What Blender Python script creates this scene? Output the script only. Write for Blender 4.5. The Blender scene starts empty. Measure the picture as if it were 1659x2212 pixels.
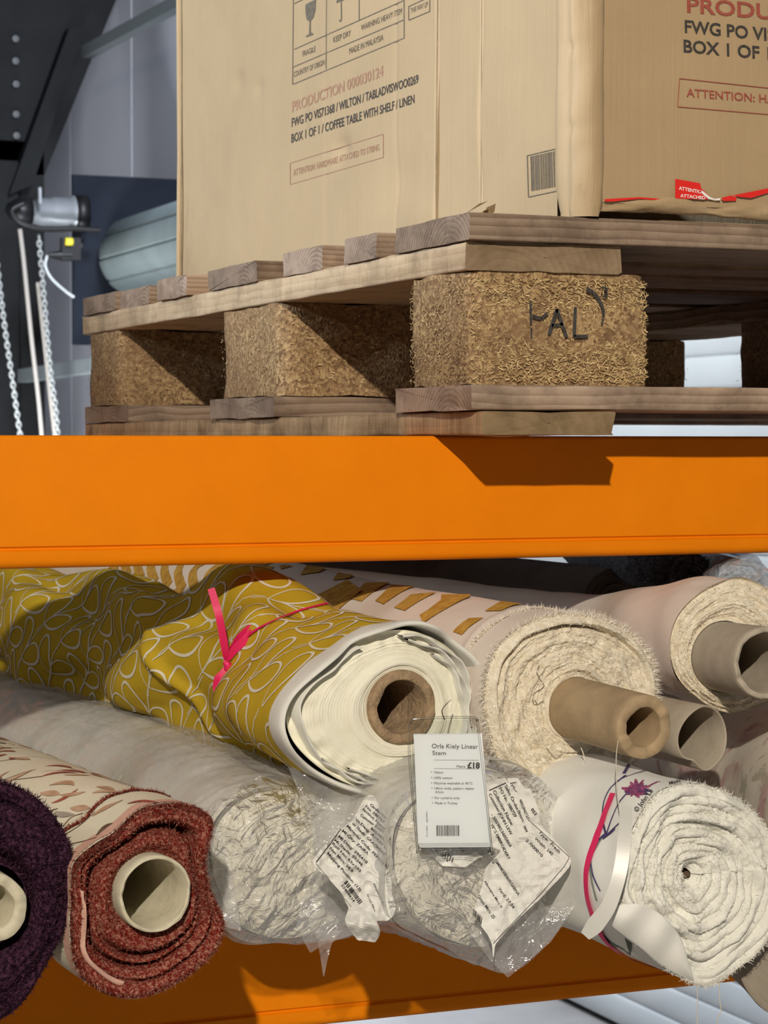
import bpy, math, random
import numpy as np
from mathutils import Vector, Matrix
from mathutils.bvhtree import BVHTree
random.seed(7); rng = np.random.default_rng(7)
S = bpy.context.scene
COL = S.collection
PI = math.pi

# ------------------------------------------------------------------ camera, world, lights
F = 4920.0; CX, CY, HOR = 829.5, 1106.0, 960.0
TH = math.radians(22.51); PH = math.atan((CY-HOR)/F)
CAM = np.array([0.0, 0.0, 1.6])
_h = np.array([math.sin(TH), math.cos(TH), 0.0]); _z = np.array([0, 0, 1.0])
FWD = _h*math.cos(PH) - _z*math.sin(PH)
UP = _h*math.sin(PH) + _z*math.cos(PH)
RT = np.array([math.cos(TH), -math.sin(TH), 0.0])
cd = bpy.data.cameras.new('camera'); cam = bpy.data.objects.new('camera', cd); COL.objects.link(cam)
cd.sensor_fit = 'VERTICAL'; cd.sensor_height = 36; cd.sensor_width = 27; cd.lens = 36*F/2212
cd.clip_start = .05; cd.clip_end = 100
cam.matrix_world = Matrix(((RT[0], UP[0], -FWD[0], CAM[0]), (RT[1], UP[1], -FWD[1], CAM[1]), (RT[2], UP[2], -FWD[2], CAM[2]), (0, 0, 0, 1)))
cd.dof.use_dof = True; cd.dof.focus_distance = 1.47; cd.dof.aperture_fstop = 34
S.camera = cam
S.view_settings.view_transform = 'Standard'; S.view_settings.look = 'None'
S.view_settings.exposure = 0.0; S.view_settings.gamma = 1.0
try: S.view_settings.use_curve_mapping = False
except Exception: pass

W = bpy.data.worlds.new('world'); S.world = W; W.use_nodes = True
W.node_tree.nodes['Background'].inputs[0].default_value = (.80, .88, 1.0, 1)
W.node_tree.nodes['Background'].inputs[1].default_value = .032

def lamp(name, kind, loc, power, color, size=.1, target=None, **kw):
    l = bpy.data.lights.new(name, kind); l.energy = power; l.color = color
    if kind == 'AREA': l.size = size
    else: l.shadow_soft_size = size
    for k, v in kw.items(): setattr(l, k, v)
    o = bpy.data.objects.new(name, l); COL.objects.link(o); o.location = loc
    if target is not None:
        o.rotation_euler = (Vector(target)-Vector(loc)).to_track_quat('-Z', 'Y').to_euler()
    return o
KD = np.array([.41, .83, -.36]); KD /= np.linalg.norm(KD)
kp = np.array([.66, 1.40, 1.6]) - KD*4.2
lamp('ceiling_lamp', 'POINT', tuple(kp), 615, (1.0, .90, .74), .035)
lamp('side_fill', 'AREA', (-4.2, 1.2, 4.6), 30, (.90, .95, 1.0), 1.2, (.7, 1.6, 1.7))  # added soft fill from the left, brightens sides that face left
lamp('carton_fill_spot', 'SPOT', (-4.6, 1.75, 3.3), 1500, (.78, .89, 1.0), .12, (.7, 1.80, 2.90), spot_size=math.radians(26.6), spot_blend=.08)  # added spot, cone shaped to brighten the carton's left side, not the rolls
lamp('wall_fill', 'AREA', (2.25, 4.8, 4.7), 520, (.82, .88, 1.0), 1.0, (2.9, 9.6, 1.8))  # added fill that brightens the far wall and the barrel
lamp('shutter_fill', 'AREA', (1.5, 5.2, 2.7), 42, (.93, .97, 1.0), .6, (2.95, 5.6, 1.35))  # extra light added behind the rack to brighten the shutter slats
lamp('low_wall_fill', 'AREA', (1.7, 8.2, 0.9), 105, (.95, .97, 1.0), .5, (3.0, 10.9, 1.5))  # second wall fill, added low down to lift the lower wall

# ------------------------------------------------------------------ geometry helpers
def ray(u, v): return FWD + RT*((u-CX)/F) + UP*((CY-v)/F)
def at(u, v, t): return CAM + ray(u, v)*t
def onX(u, v, X): r = ray(u, v); return CAM + r*((X-CAM[0])/r[0])
def onY(u, v, Y): r = ray(u, v); return CAM + r*((Y-CAM[1])/r[1])
def proj(p):
    p = np.asarray(p)-CAM; t = p@FWD
    return CX+F*(p@RT)/t, CY-F*(p@UP)/t, t
def nrm(v): v = np.asarray(v, float); return v/np.linalg.norm(v)

def hash2(ix, iy, seed):
    h = (ix.astype(np.int64)*374761393 + iy.astype(np.int64)*668265263 + seed*974634777) & 0x7fffffff
    h = ((h ^ (h >> 13))*1274126177) & 0x7fffffff
    return ((h ^ (h >> 16)) & 0xffff)/65535.0
def vn(x, y, seed=0):
    x = np.asarray(x, float); y = np.asarray(y, float); x, y = np.broadcast_arrays(x, y)
    ix = np.floor(x); iy = np.floor(y); fx = x-ix; fy = y-iy
    fx = fx*fx*(3-2*fx); fy = fy*fy*(3-2*fy)
    a = hash2(ix, iy, seed); b = hash2(ix+1, iy, seed); c = hash2(ix, iy+1, seed); d = hash2(ix+1, iy+1, seed)
    return (a*(1-fx)+b*fx)*(1-fy)+(c*(1-fx)+d*fx)*fy - .5
def fbm(x, y, seed=0, o=4):
    r = 0; a = 1
    for k in range(o):
        r = r+a*vn(np.asarray(x)*2**k, np.asarray(y)*2**k, seed+k); a *= .5
    return r
def cn(phi, y, k, seed=0):      # noise periodic in phi
    return .7*(vn(np.cos(phi)*k+9, np.sin(phi)*k+y, seed)+vn(np.sin(phi)*k+31+y, np.cos(phi)*k, seed+5))

class MB:
    """collects pieces of one mesh: vertices in world space, faces, material slots, a tone per face"""
    def __init__(s): s.v = []; s.f = []; s.m = []; s.t = []; s.n = 0; s.uv = []
    def add(s, verts, faces, mi=0, tone=None, uv=None):
        verts = np.asarray(verts, float).reshape(-1, 3)
        s.v.append(verts); o = s.n
        for i, f in enumerate(faces):
            s.f.append([int(k)+o for k in f]); s.m.append(mi)
            s.t.append(.5 if tone is None else (tone if np.isscalar(tone) else float(tone[i])))
        s.uv.append(np.zeros((len(verts), 2)) if uv is None else np.asarray(uv, float).reshape(-1, 2))
        s.n += len(verts)
    def grid(s, P, wrap=False, mi=0, uv=None, flip=False, tone=None):
        P = np.asarray(P); a, b = P.shape[:2]; fs = []
        for i in range(a-1):
            for j in range(b if wrap else b-1):
                j2 = (j+1) % b
                q = (i*b+j, i*b+j2, (i+1)*b+j2, (i+1)*b+j)
                fs.append(q[::-1] if flip else q)
        s.add(P.reshape(-1, 3), fs, mi, tone, uv)
    def box(s, lo, hi, mi=0):
        x0, y0, z0 = lo; x1, y1, z1 = hi
        v = [(x0,y0,z0),(x1,y0,z0),(x1,y1,z0),(x0,y1,z0),(x0,y0,z1),(x1,y0,z1),(x1,y1,z1),(x0,y1,z1)]
        s.add(v, [(0,3,2,1),(4,5,6,7),(0,1,5,4),(1,2,6,5),(2,3,7,6),(3,0,4,7)], mi)
    def path(s, pts, r, n=6, mi=0, caps=True):
        pts = np.asarray(pts, float); m = len(pts)
        r = np.full(m, r) if np.isscalar(r) else np.asarray(r)
        T = np.gradient(pts, axis=0); T /= np.linalg.norm(T, axis=1)[:, None]+1e-12
        ref = np.array([0, 0, 1.]) if abs(T[0][2]) < .9 else np.array([1., 0, 0])
        G = np.zeros((m, n, 3)); A = np.arange(n)*2*PI/n
        e1 = nrm(np.cross(T[0], ref))
        for i in range(m):
            e1 = nrm(e1-T[i]*(e1@T[i])); e2 = np.cross(T[i], e1)
            G[i] = pts[i]+r[i]*(np.cos(A)[:, None]*e1+np.sin(A)[:, None]*e2)
        s.grid(G, True, mi)
        if caps:
            s.add(G[0], [list(range(n))[::-1]], mi); s.add(G[-1], [list(range(n))], mi)
    def lathe(s, c, d, prof, n=32, mi=0):   # prof: (along, radius)
        d = nrm(d); ref = np.array([0, 0, 1.]) if abs(d[2]) < .9 else np.array([1., 0, 0])
        e1 = nrm(np.cross(d, ref)); e2 = np.cross(d, e1); A = np.arange(n)*2*PI/n
        G = np.array([[np.asarray(c)+d*a+r*(math.cos(t)*e1+math.sin(t)*e2) for t in A] for a, r in prof])
        s.grid(G, True, mi)
    def verts(s): return np.concatenate(s.v) if s.v else np.zeros((0, 3))
    def mesh(s, name, mats, off=(0, 0, 0), smooth=True):
        me = bpy.data.meshes.new(name)
        V = s.verts()-np.asarray(off)
        me.from_pydata(V.tolist(), [], s.f); me.update()
        for m in mats: me.materials.append(m)
        me.polygons.foreach_set('material_index', np.array(s.m, np.int32))
        me.polygons.foreach_set('use_smooth', np.full(len(s.f), smooth))
        at_ = me.attributes.new('tone', 'FLOAT', 'FACE'); at_.data.foreach_set('value', np.array(s.t, np.float32))
        UV = np.concatenate(s.uv); ul = me.uv_layers.new(name='uv')
        li = np.zeros(len(me.loops), np.int32); me.loops.foreach_get('vertex_index', li)
        ul.data.foreach_set('uv', UV[li].astype(np.float32).ravel())
        return me

def tag(o, label=None, cat=None, group=None, kind=None):
    if label: o['label'] = label
    if cat: o['category'] = cat
    if group: o['group'] = group
    if kind: o['kind'] = kind
    return o
def thing(name, loc, label, cat, group=None):
    o = bpy.data.objects.new(name, None); COL.objects.link(o); o.location = tuple(loc)
    o.empty_display_size = .05
    return tag(o, label, cat, group)
def obj(name, mb, mats, parent=None, smooth=True, bevel=0, loc=None, label=None):
    if not isinstance(mats, (list, tuple)): mats = [mats]
    base = np.zeros(3); p = parent
    while p is not None: base = base+np.array(p.location); p = p.parent
    lo = np.asarray(loc, float) if loc is not None else (base if parent is not None else mb.verts().mean(0))
    me = mb.mesh(name, mats, lo, smooth)
    o = bpy.data.objects.new(name, me); COL.objects.link(o)
    o.parent = parent; o.location = tuple(lo-base)
    if bevel:
        b = o.modifiers.new('bevel', 'BEVEL'); b.width = bevel; b.segments = 2; b.limit_method = 'ANGLE'
    if label: o['label'] = label
    return o
def struct(name, mb, m, smooth=False, bevel=0): return tag(obj(name, mb, m, smooth=smooth, bevel=bevel), kind='structure')

# ------------------------------------------------------------------ materials
def new_mat(name):
    m = bpy.data.materials.new(name); m.use_nodes = True
    nt = m.node_tree; return m, nt, nt.nodes['Principled BSDF']
def nd(nt, t, **kw):
    n = nt.nodes.new(t)
    for k, v in kw.items(): setattr(n, k, v)
    return n
def ramp(nt, fac, stops):
    r = nd(nt, 'ShaderNodeValToRGB'); e = r.color_ramp.elements
    while len(e) < len(stops): e.new(.5)
    for i, (p, c) in enumerate(stops):
        e[i].position = p; e[i].color = (c[0], c[1], c[2], 1) if not np.isscalar(c) else (c, c, c, 1)
    nt.links.new(fac, r.inputs[0]); return r.outputs[0]
def mixc(nt, fac, a, b, mode='MIX'):
    m = nd(nt, 'ShaderNodeMix', data_type='RGBA', blend_type=mode)
    for s_, x in ((m.inputs[0], fac), (m.inputs[6], a), (m.inputs[7], b)):
        if hasattr(x, 'is_output'): nt.links.new(x, s_)
        elif np.isscalar(x): s_.default_value = x
        else: s_.default_value = (x[0], x[1], x[2], 1)
    return m.outputs[2]
def coords(nt, scale=(1, 1, 1), src='Object', loc=(0, 0, 0), rnd=0):
    tc = nd(nt, 'ShaderNodeTexCoord'); mp = nd(nt, 'ShaderNodeMapping')
    mp.inputs['Scale'].default_value = scale; mp.inputs['Location'].default_value = loc
    nt.links.new(tc.outputs[src], mp.inputs[0])
    if rnd:
        oi = nd(nt, 'ShaderNodeObjectInfo'); mm = nd(nt, 'ShaderNodeMath', operation='MULTIPLY'); mm.inputs[1].default_value = rnd
        nt.links.new(oi.outputs['Random'], mm.inputs[0])
        ad = nd(nt, 'ShaderNodeVectorMath', operation='ADD')
        nt.links.new(mp.outputs[0], ad.inputs[0]); nt.links.new(mm.outputs[0], ad.inputs[1])
        return ad.outputs[0]
    return mp.outputs[0]
def noise(nt, co, scale, detail=4, rough=.6, dist=0):
    n = nd(nt, 'ShaderNodeTexNoise'); n.inputs['Scale'].default_value = scale; n.inputs['Detail'].default_value = detail
    n.inputs['Roughness'].default_value = rough; n.inputs['Distortion'].default_value = dist
    nt.links.new(co, n.inputs['Vector']); return n.outputs[0]
def bump(nt, bs, h, strength, dist):
    b = nd(nt, 'ShaderNodeBump'); b.inputs['Strength'].default_value = strength; b.inputs['Distance'].default_value = dist
    nt.links.new(h, b.inputs['Height']); nt.links.new(b.outputs[0], bs.inputs['Normal']); return b
def plain(name, c, rough=.6, metal=0, nscale=0, namp=.15, bs_=0, bscale=200, bdist=.0005, sheen=0, spec=None):
    m, nt, b = new_mat(name)
    b.inputs['Base Color'].default_value = (*c, 1); b.inputs['Roughness'].default_value = rough; b.inputs['Metallic'].default_value = metal
    if spec is not None: b.inputs['Specular IOR Level'].default_value = spec
    if sheen: b.inputs['Sheen Weight'].default_value = sheen
    co = coords(nt)
    if nscale:
        f = noise(nt, co, nscale, 5)
        col = ramp(nt, f, [(.3, tuple(x*(1-namp) for x in c)), (.7, tuple(min(1, x*(1+namp)) for x in c))])
        nt.links.new(col, b.inputs['Base Color'])
    if bs_: bump(nt, b, noise(nt, co, bscale, 4), bs_, bdist)
    return m
def cloth(name, c1, c2, scale=40, weave=900, bst=.5, bdist=.0006, rough=.9, big=None):
    m, nt, b = new_mat(name); co = coords(nt)
    f = noise(nt, co, scale, 5, .65)
    col = ramp(nt, f, [(.32, c1), (.68, c2)])
    if big: col = mixc(nt, ramp(nt, noise(nt, co, big[0], 4), [(big[1], 0.), (big[2], 1.)]), col, big[3])
    nt.links.new(col, b.inputs['Base Color']); b.inputs['Roughness'].default_value = rough
    b.inputs['Specular IOR Level'].default_value = .15
    bump(nt, b, noise(nt, co, weave, 3, .6), bst, bdist)
    return m
def chenille(name, dark, light, scale=420, bdist=.0015, lo=.35, hi=.62):
    m, nt, b = new_mat(name); co = coords(nt)
    v = noise(nt, co, scale, 3, .7, .6)
    a = nd(nt, 'ShaderNodeAttribute', attribute_name='tone')
    s = nd(nt, 'ShaderNodeMath', operation='ADD'); nt.links.new(v, s.inputs[0])
    k = nd(nt, 'ShaderNodeMath', operation='MULTIPLY_ADD'); nt.links.new(a.outputs['Fac'], k.inputs[0]); k.inputs[1].default_value = .3; k.inputs[2].default_value = -.15
    nt.links.new(k.outputs[0], s.inputs[1])
    col = ramp(nt, s.outputs[0], [(lo, dark), (hi, light)])
    nt.links.new(col, b.inputs['Base Color']); b.inputs['Roughness'].default_value = .95; b.inputs['Specular IOR Level'].default_value = .1
    bump(nt, b, v, .9, bdist); return m
def wood(name, axis, stops, ring=70, dirt=.5, ringmix=.3, end=None, saw=0):
    m, nt, b = new_mat(name)
    sc = [1, 1, 1]; sc[axis] = .04
    co = coords(nt, tuple(sc), rnd=7.3)
    # growth rings about the grain axis, centred away from the board
    oi = nd(nt, 'ShaderNodeObjectInfo')
    mp = nd(nt, 'ShaderNodeMapping'); mp.inputs['Scale'].default_value = tuple(sc)
    tc = nd(nt, 'ShaderNodeTexCoord'); nt.links.new(tc.outputs['Object'], mp.inputs[0])
    lo = [0.03, 0.03, .028]; lo[axis] = 0
    mp.inputs['Location'].default_value = lo
    w = nd(nt, 'ShaderNodeTexWave', wave_type='RINGS', rings_direction='XYZ'[axis], wave_profile='SAW')
    w.inputs['Scale'].default_value = ring; w.inputs['Distortion'].default_value = 2.2; w.inputs['Detail'].default_value = 3
    w.inputs['Detail Scale'].default_value = .6
    nt.links.new(mp.outputs[0], w.inputs['Vector'])
    n1 = noise(nt, co, 160, 6, .7); n2 = noise(nt, co, 14, 5, .6)
    mx = mixc(nt, ringmix, w.outputs[0], n1)
    mx = mixc(nt, .45, mx, n2)
    if saw:                      # bandsaw marks across the sawn face
        ss = [30, 30, 6]; ss[axis] = 330
        mx = mixc(nt, saw, mx, noise(nt, coords(nt, tuple(ss)), 1, 3, .6))
    col = ramp(nt, mx, stops)
    if end:                      # weathered end grain soaks up dirt
        sx = nd(nt, 'ShaderNodeSeparateXYZ'); nt.links.new(tc.outputs['Normal'], sx.inputs[0])
        ab = nd(nt, 'ShaderNodeMath', operation='ABSOLUTE'); nt.links.new(sx.outputs[axis], ab.inputs[0])
        col = mixc(nt, ramp(nt, ab.outputs[0], [(.55, 0.), (.75, .75)]), col, ramp(nt, mx, [(.25, tuple(e*.55 for e in end)), (.7, end)]))
    # per-board tone
    hv = nd(nt, 'ShaderNodeHueSaturation'); mr = nd(nt, 'ShaderNodeMapRange')
    mr.inputs[3].default_value = .78; mr.inputs[4].default_value = 1.22
    nt.links.new(oi.outputs['Random'], mr.inputs[0]); nt.links.new(mr.outputs[0], hv.inputs['Value']); nt.links.new(col, hv.inputs['Color'])
    st = ramp(nt, noise(nt, coords(nt, rnd=3.1), 18, 5, .7), [(.36, 1.), (.56, 0.)])
    mm = nd(nt, 'ShaderNodeMath', operation='MULTIPLY'); nt.links.new(st, mm.inputs[0]); mm.inputs[1].default_value = dirt
    out = mixc(nt, mm.outputs[0], hv.outputs[0], tuple(x*.38 for x in stops[0][1]))
    nt.links.new(out, b.inputs['Base Color']); b.inputs['Roughness'].default_value = .8; b.inputs['Specular IOR Level'].default_value = .2
    bump(nt, b, mx, .7, .0012)
    return m
def toned(name, c1, c2, c3, rough=.8):
    m, nt, b = new_mat(name)
    a = nd(nt, 'ShaderNodeAttribute', attribute_name='tone')
    nt.links.new(ramp(nt, a.outputs['Fac'], [(0, c1), (.5, c2), (1, c3)]), b.inputs['Base Color'])
    b.inputs['Roughness'].default_value = rough; b.inputs['Specular IOR Level'].default_value = .25
    return m
def film(name, haze=.18, tint=(.98, .985, .99), wr=.8, scale=(40, 12, 40), rough=.16, gloss=.4):
    m, nt, b = new_mat(name); nt.nodes.remove(b)
    out = nt.nodes['Material Output']
    co = coords(nt, scale)
    n = noise(nt, co, 1.0, 5, .55, 1.2)
    bp = nd(nt, 'ShaderNodeBump'); bp.inputs['Strength'].default_value = wr; bp.inputs['Distance'].default_value = .006
    nt.links.new(n, bp.inputs['Height'])
    tr = nd(nt, 'ShaderNodeBsdfTransparent'); tr.inputs[0].default_value = (*tint, 1)
    gl = nd(nt, 'ShaderNodeBsdfGlossy'); gl.inputs['Roughness'].default_value = rough; gl.inputs[0].default_value = (1, 1, 1, 1)
    df = nd(nt, 'ShaderNodeBsdfDiffuse'); df.inputs[0].default_value = (.95, .95, .97, 1)
    tl = nd(nt, 'ShaderNodeBsdfTranslucent'); tl.inputs[0].default_value = (.6, .6, .62, 1)
    nt.links.new(bp.outputs[0], gl.inputs['Normal']); nt.links.new(bp.outputs[0], df.inputs['Normal'])
    m0 = nd(nt, 'ShaderNodeMixShader'); m0.inputs[0].default_value = .3; nt.links.new(df.outputs[0], m0.inputs[1]); nt.links.new(tl.outputs[0], m0.inputs[2])
    m1 = nd(nt, 'ShaderNodeMixShader'); hz = ramp(nt, noise(nt, coords(nt), 22, 4), [(.3, haze*.5), (.75, haze*1.6)])
    nt.links.new(hz, m1.inputs[0]); nt.links.new(tr.outputs[0], m1.inputs[1]); nt.links.new(m0.outputs[0], m1.inputs[2])
    fr = nd(nt, 'ShaderNodeFresnel'); fr.inputs[0].default_value = 1.5; nt.links.new(bp.outputs[0], fr.inputs['Normal'])
    fm = nd(nt, 'ShaderNodeMath', operation='MULTIPLY', use_clamp=True); fm.inputs[1].default_value = gloss; nt.links.new(fr.outputs[0], fm.inputs[0])
    m2 = nd(nt, 'ShaderNodeMixShader'); nt.links.new(fm.outputs[0], m2.inputs[0]); nt.links.new(m1.outputs[0], m2.inputs[1]); nt.links.new(gl.outputs[0], m2.inputs[2])
    nt.links.new(m2.outputs[0], out.inputs[0])
    return m

def card_mat(name, c, streak=True):
    m, nt, b = new_mat(name); co = coords(nt)
    n = noise(nt, co, 9, 6, .6)
    col = ramp(nt, n, [(.3, tuple(x*.93 for x in c)), (.7, tuple(x*1.05 for x in c))])
    fl = noise(nt, coords(nt, (1, 1, 1)), 900, 2, .6)
    col = mixc(nt, ramp(nt, fl, [(.56, 0.), (.75, .28)]), col, tuple(x*.7 for x in c))
    sp = ramp(nt, noise(nt, coords(nt, (1, 1, .6)), 13, 6, .75), [(.25, .45), (.37, 0.)])
    col = mixc(nt, sp, col, tuple(x*.62 for x in c))
    nt.links.new(col, b.inputs['Base Color']); b.inputs['Roughness'].default_value = .62; b.inputs['Specular IOR Level'].default_value = .3
    fl2 = noise(nt, coords(nt, (60, 60, 1.5)), 3, 3)      # corrugation flutes
    ad = nd(nt, 'ShaderNodeMath', operation='ADD'); nt.links.new(fl2, ad.inputs[0]); nt.links.new(noise(nt, co, 16, 5), ad.inputs[1])
    bump(nt, b, ad.outputs[0], .16, .003)
    return m

M = {}
def orange_mat():
    m, nt, b = new_mat('orange_paint'); co = coords(nt)
    n = noise(nt, co, 30, 4)
    col = ramp(nt, n, [(.3, (.80, .215, .0015)), (.7, (.84, .235, .002))])
    sc = ramp(nt, noise(nt, coords(nt, (.5, 1, 1)), 70, 6, .8), [(.22, 1.), (.27, 0.)])
    col = mixc(nt, sc, col, (.25, .07, .01))
    nt.links.new(col, b.inputs['Base Color']); b.inputs['Roughness'].default_value = .5; b.inputs['Specular IOR Level'].default_value = .12
    bump(nt, b, noise(nt, co, 420, 3), .12, .0006)
    return m
M['orange'] = orange_mat()
M['card'] = card_mat('cardboard', (.43, .310, .180))
M['card_edge'] = plain('cardboard_edge', (.25, .17, .09), .8, nscale=80, namp=.3)
M['ink'] = plain('black_ink', (.045, .04, .038), .8, nscale=300, namp=.5)
M['ink_grey'] = plain('worn_grey_ink', (.13, .105, .075), .8, nscale=300, namp=.3)
M['ink_red'] = plain('worn_red_ink', (.33, .075, .05), .8, nscale=300, namp=.2)
M['ink_pale'] = plain('faded_red_ink', (.37, .20, .125), .8, nscale=300, namp=.1)
M['sticker'] = plain('red_sticker', (.75, .02, .015), .4)
M['white'] = plain('white_print', (.85, .84, .82), .6)
M['woodx'] = wood('weathered_board_lengthwise', 0, [(.25, (.15, .098, .068)), (.5, (.34, .245, .18)), (.75, (.46, .35, .27))], ring=85, ringmix=.5)
M['woody'] = wood('weathered_board_crosswise', 1, [(.25, (.13, .085, .05)), (.5, (.30, .21, .14)), (.75, (.44, .33, .225))])
M['raw'] = wood('pale_raw_board', 1, [(.2, (.34, .22, .12)), (.5, (.62, .47, .31)), (.75, (.80, .66, .48))], ring=60, dirt=.45, ringmix=.75, end=(.25, .165, .10), saw=.2)
M['sawn'] = wood('sawn_base_board', 1, [(.25, (.16, .09, .045)), (.5, (.42, .28, .16)), (.75, (.58, .42, .27))], ring=40, ringmix=.7, end=(.24, .17, .09), saw=.55)
def chip_mat():
    m, nt, b = new_mat('pressed_wood_chip'); co = coords(nt, rnd=2.7)
    v = nd(nt, 'ShaderNodeTexVoronoi'); v.inputs['Scale'].default_value = 420
    ds = nd(nt, 'ShaderNodeMixRGB'); ds.inputs[0].default_value = .012
    nn = nd(nt, 'ShaderNodeTexNoise'); nn.inputs['Scale'].default_value = 90; nt.links.new(co, nn.inputs['Vector'])
    nt.links.new(co, ds.inputs[1]); nt.links.new(nn.outputs[1], ds.inputs[2]); nt.links.new(ds.outputs[0], v.inputs['Vector'])
    sp = nd(nt, 'ShaderNodeSeparateColor'); nt.links.new(v.outputs['Color'], sp.inputs[0])
    col = ramp(nt, sp.outputs[0], [(0, (.15, .085, .04)), (.5, (.32, .20, .10)), (1, (.50, .35, .18))])
    col = mixc(nt, ramp(nt, noise(nt, co, 22, 4), [(.45, 0.), (.7, .6)]), col, (.22, .13, .07))
    nt.links.new(col, b.inputs['Base Color']); b.inputs['Roughness'].default_value = .75; b.inputs['Specular IOR Level'].default_value = .25
    bump(nt, b, v.outputs['Distance'], .7, .0010)
    return m
M['chip'] = chip_mat()
M['flake'] = toned('wood_flakes', (.16, .09, .04), (.46, .31, .14), (.80, .62, .34))
M['steel_dark'] = plain('dark_painted_steel', (.006, .0065, .007), .7, nscale=3, namp=.4, spec=.1)
M['bolt'] = plain('bolt_steel', (.05, .053, .055), .6, .2)
M['cladding'] = plain('grey_wall_cladding', (.40, .41, .45), .5, nscale=2, namp=.05)
M['galv'] = plain('galvanised_steel', (.20, .245, .245), .42, .1, nscale=6, namp=.12)
M['rail'] = plain('grey_rail_steel', (.13, .15, .155), .5, .2)
M['plate'] = plain('slate_blue_plate', (.012, .0145, .020), .95, spec=.03, nscale=5, namp=.1)
M['black'] = plain('black_plastic', (.005, .005, .0055), .45, spec=.25)
M['motor'] = plain('silver_motor_casing', (.22, .235, .25), .35, .4)
M['yellowspot'] = plain('yellow_plug', (.6, .5, .03), .5)
M['chain'] = plain('zinc_chain', (.20, .21, .205), .45, .3)
M['rope'] = plain('pale_rope', (.20, .185, .165), .9)
M['cable'] = plain('white_cable', (.36, .38, .38), .5)
M['slat'] = plain('white_shutter_slat', (.62, .66, .68), .42, .1, nscale=4, namp=.04)
M['concrete'] = plain('concrete_floor', (.30, .29, .28), .8, nscale=4, namp=.15, bs_=.2, bscale=60)

# ------------------------------------------------------------------ the setting
XW = 3.0
b = MB(); b.box((-6, -7, -.1), (XW+.3, 14, 0)); struct('floor', b, M['concrete'])
def seams(y): return sum(.010*np.exp(-((y-c)/.007)**2) for c in np.arange(2.47, 14, 1.12))
ys = np.unique(np.concatenate([np.linspace(-2, 14, 60)]+[c+np.linspace(-.02, .02, 9) for c in np.arange(2.47, 14, 1.12)]))
P = np.array([[(XW+seams(y), y, z) for z in (0, 6)] for y in ys])
b = MB(); b.grid(P, flip=False); b.box((XW+.05, -2, 0), (XW+.2, 14, 6)); struct('wall_right', b, M['cladding'])
b = MB(); b.box((-6, 13.6, 0), (XW+.2, 13.8, 6)); struct('wall_back', b, M['cladding'])
# roof slope over the far end
b = MB(); b.box((-6, 4.5, 5.6), (XW+.3, 14, 5.7)); struct('ceiling', b, M['steel_dark'])

# roller shutter: curtain of curved slats hanging from the barrel
sh = thing('roller_shutter', (2.93, 6.3, 0), 'pale roller shutter door with curved slats on the wall behind the rack', 'shutter door')
b = MB(); zs = []; xs = []
pitch = .082; z = 0.02
while z < 2.30:
    for k in range(10):
        u = k/9; zs.append(z+u*pitch*.96); xs.append(2.955-.006*math.sin(PI*u)**.7)
    zs.append(z+pitch*.98); xs.append(2.962); z += pitch
P = np.array([[(x, y, z_) for y in np.linspace(3.0, 9.32, 12)] for x, z_ in zip(xs, zs)])
b.grid(P, flip=True); obj('slat_curtain', b, M['slat'], sh)
b = MB(); bc = np.array([2.735, 9.33, 2.393]); prof = []
n = 288; A = np.arange(n)*2*PI/n
def barrel_r(a): f_ = (a*11/(2*PI)+.3) % 1; return .173-.010*np.exp(-(np.minimum(f_, 1-f_)/.035)**2)-.004*f_
G = np.array([[(bc[0]+barrel_r(a)*math.cos(a)*f_, y, bc[2]+barrel_r(a)*math.sin(a)*f_) for a in A] for y, f_ in ((9.33, .93), (9.31, 1), (8.6, 1), (7.6, 1), (6, 1), (3, 1))])
b.grid(G, True); obj('barrel', b, M['galv'], sh)
b = MB(); b.box((2.47, 9.38, 2.02), (2.99, 9.40, 2.735)); ep = obj('end_plate', b, M['plate'], sh, smooth=False, bevel=.002)
for px, py in ((168, 468), (172, 530), (240, 598)):
    b = MB(); p = onY(px, py, 9.38); b.lathe(p, (0, -1, 0), [(0, .014), (.012, .014), (.014, .0)], 10)
    obj('plate_bolt', b, M['bolt'], ep)
# drive motor beside the end plate
mc = onY(118, 460, 9.3)
b = MB(); b.lathe(mc+np.array([.13, 0, 0]), (-1, 0, 0), [(0, 0), (0, .075), (.06, .075), (.065, .066), (.14, .066), (.145, .06), (.2, .06), (.205, .05), (.24, .05), (.25, 0)], 28)
obj('motor', b, M['motor'], sh)
b = MB(); b.lathe(mc+np.array([.135, 0, 0]), (-1, 0, 0), [(0, 0), (0, .078), (.055, .078), (.056, 0)], 28); obj('motor_collar', b, M['black'], sh, label='black collar of the motor'); b = MB(); b.lathe(mc-np.array([.10, 0, 0]), (-1, 0, 0), [(0, 0), (0, .06), (.06, .055), (.10, .03), (.11, 0)], 24)
obj('motor_cap', b, M['black'], sh, label='black motor end cap')
def pxpath(pts, Y): return [onY(u, v, Y) for u, v in pts]
def smooth_pts(pts, n=40):
    pts = np.asarray(pts, float); m = len(pts); out = []
    for t in np.linspace(0, m-1, n):
        i = min(int(t), m-2); f_ = t-i
        p0, p1, p2, p3 = pts[max(i-1, 0)], pts[i], pts[i+1], pts[min(i+2, m-1)]
        out.append(.5*((2*p1)+(-p0+p2)*f_+(2*p0-5*p1+4*p2-p3)*f_**2+(-p0+3*p1-3*p2+p3)*f_**3))
    return np.array(out)
b = MB(); b.path(smooth_pts(pxpath([(215, 498), (160, 494), (90, 494), (45, 480), (25, 455), (50, 440)], 9.2)), .012, 8)
obj('drive_cable', b, M['black'], sh)
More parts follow.
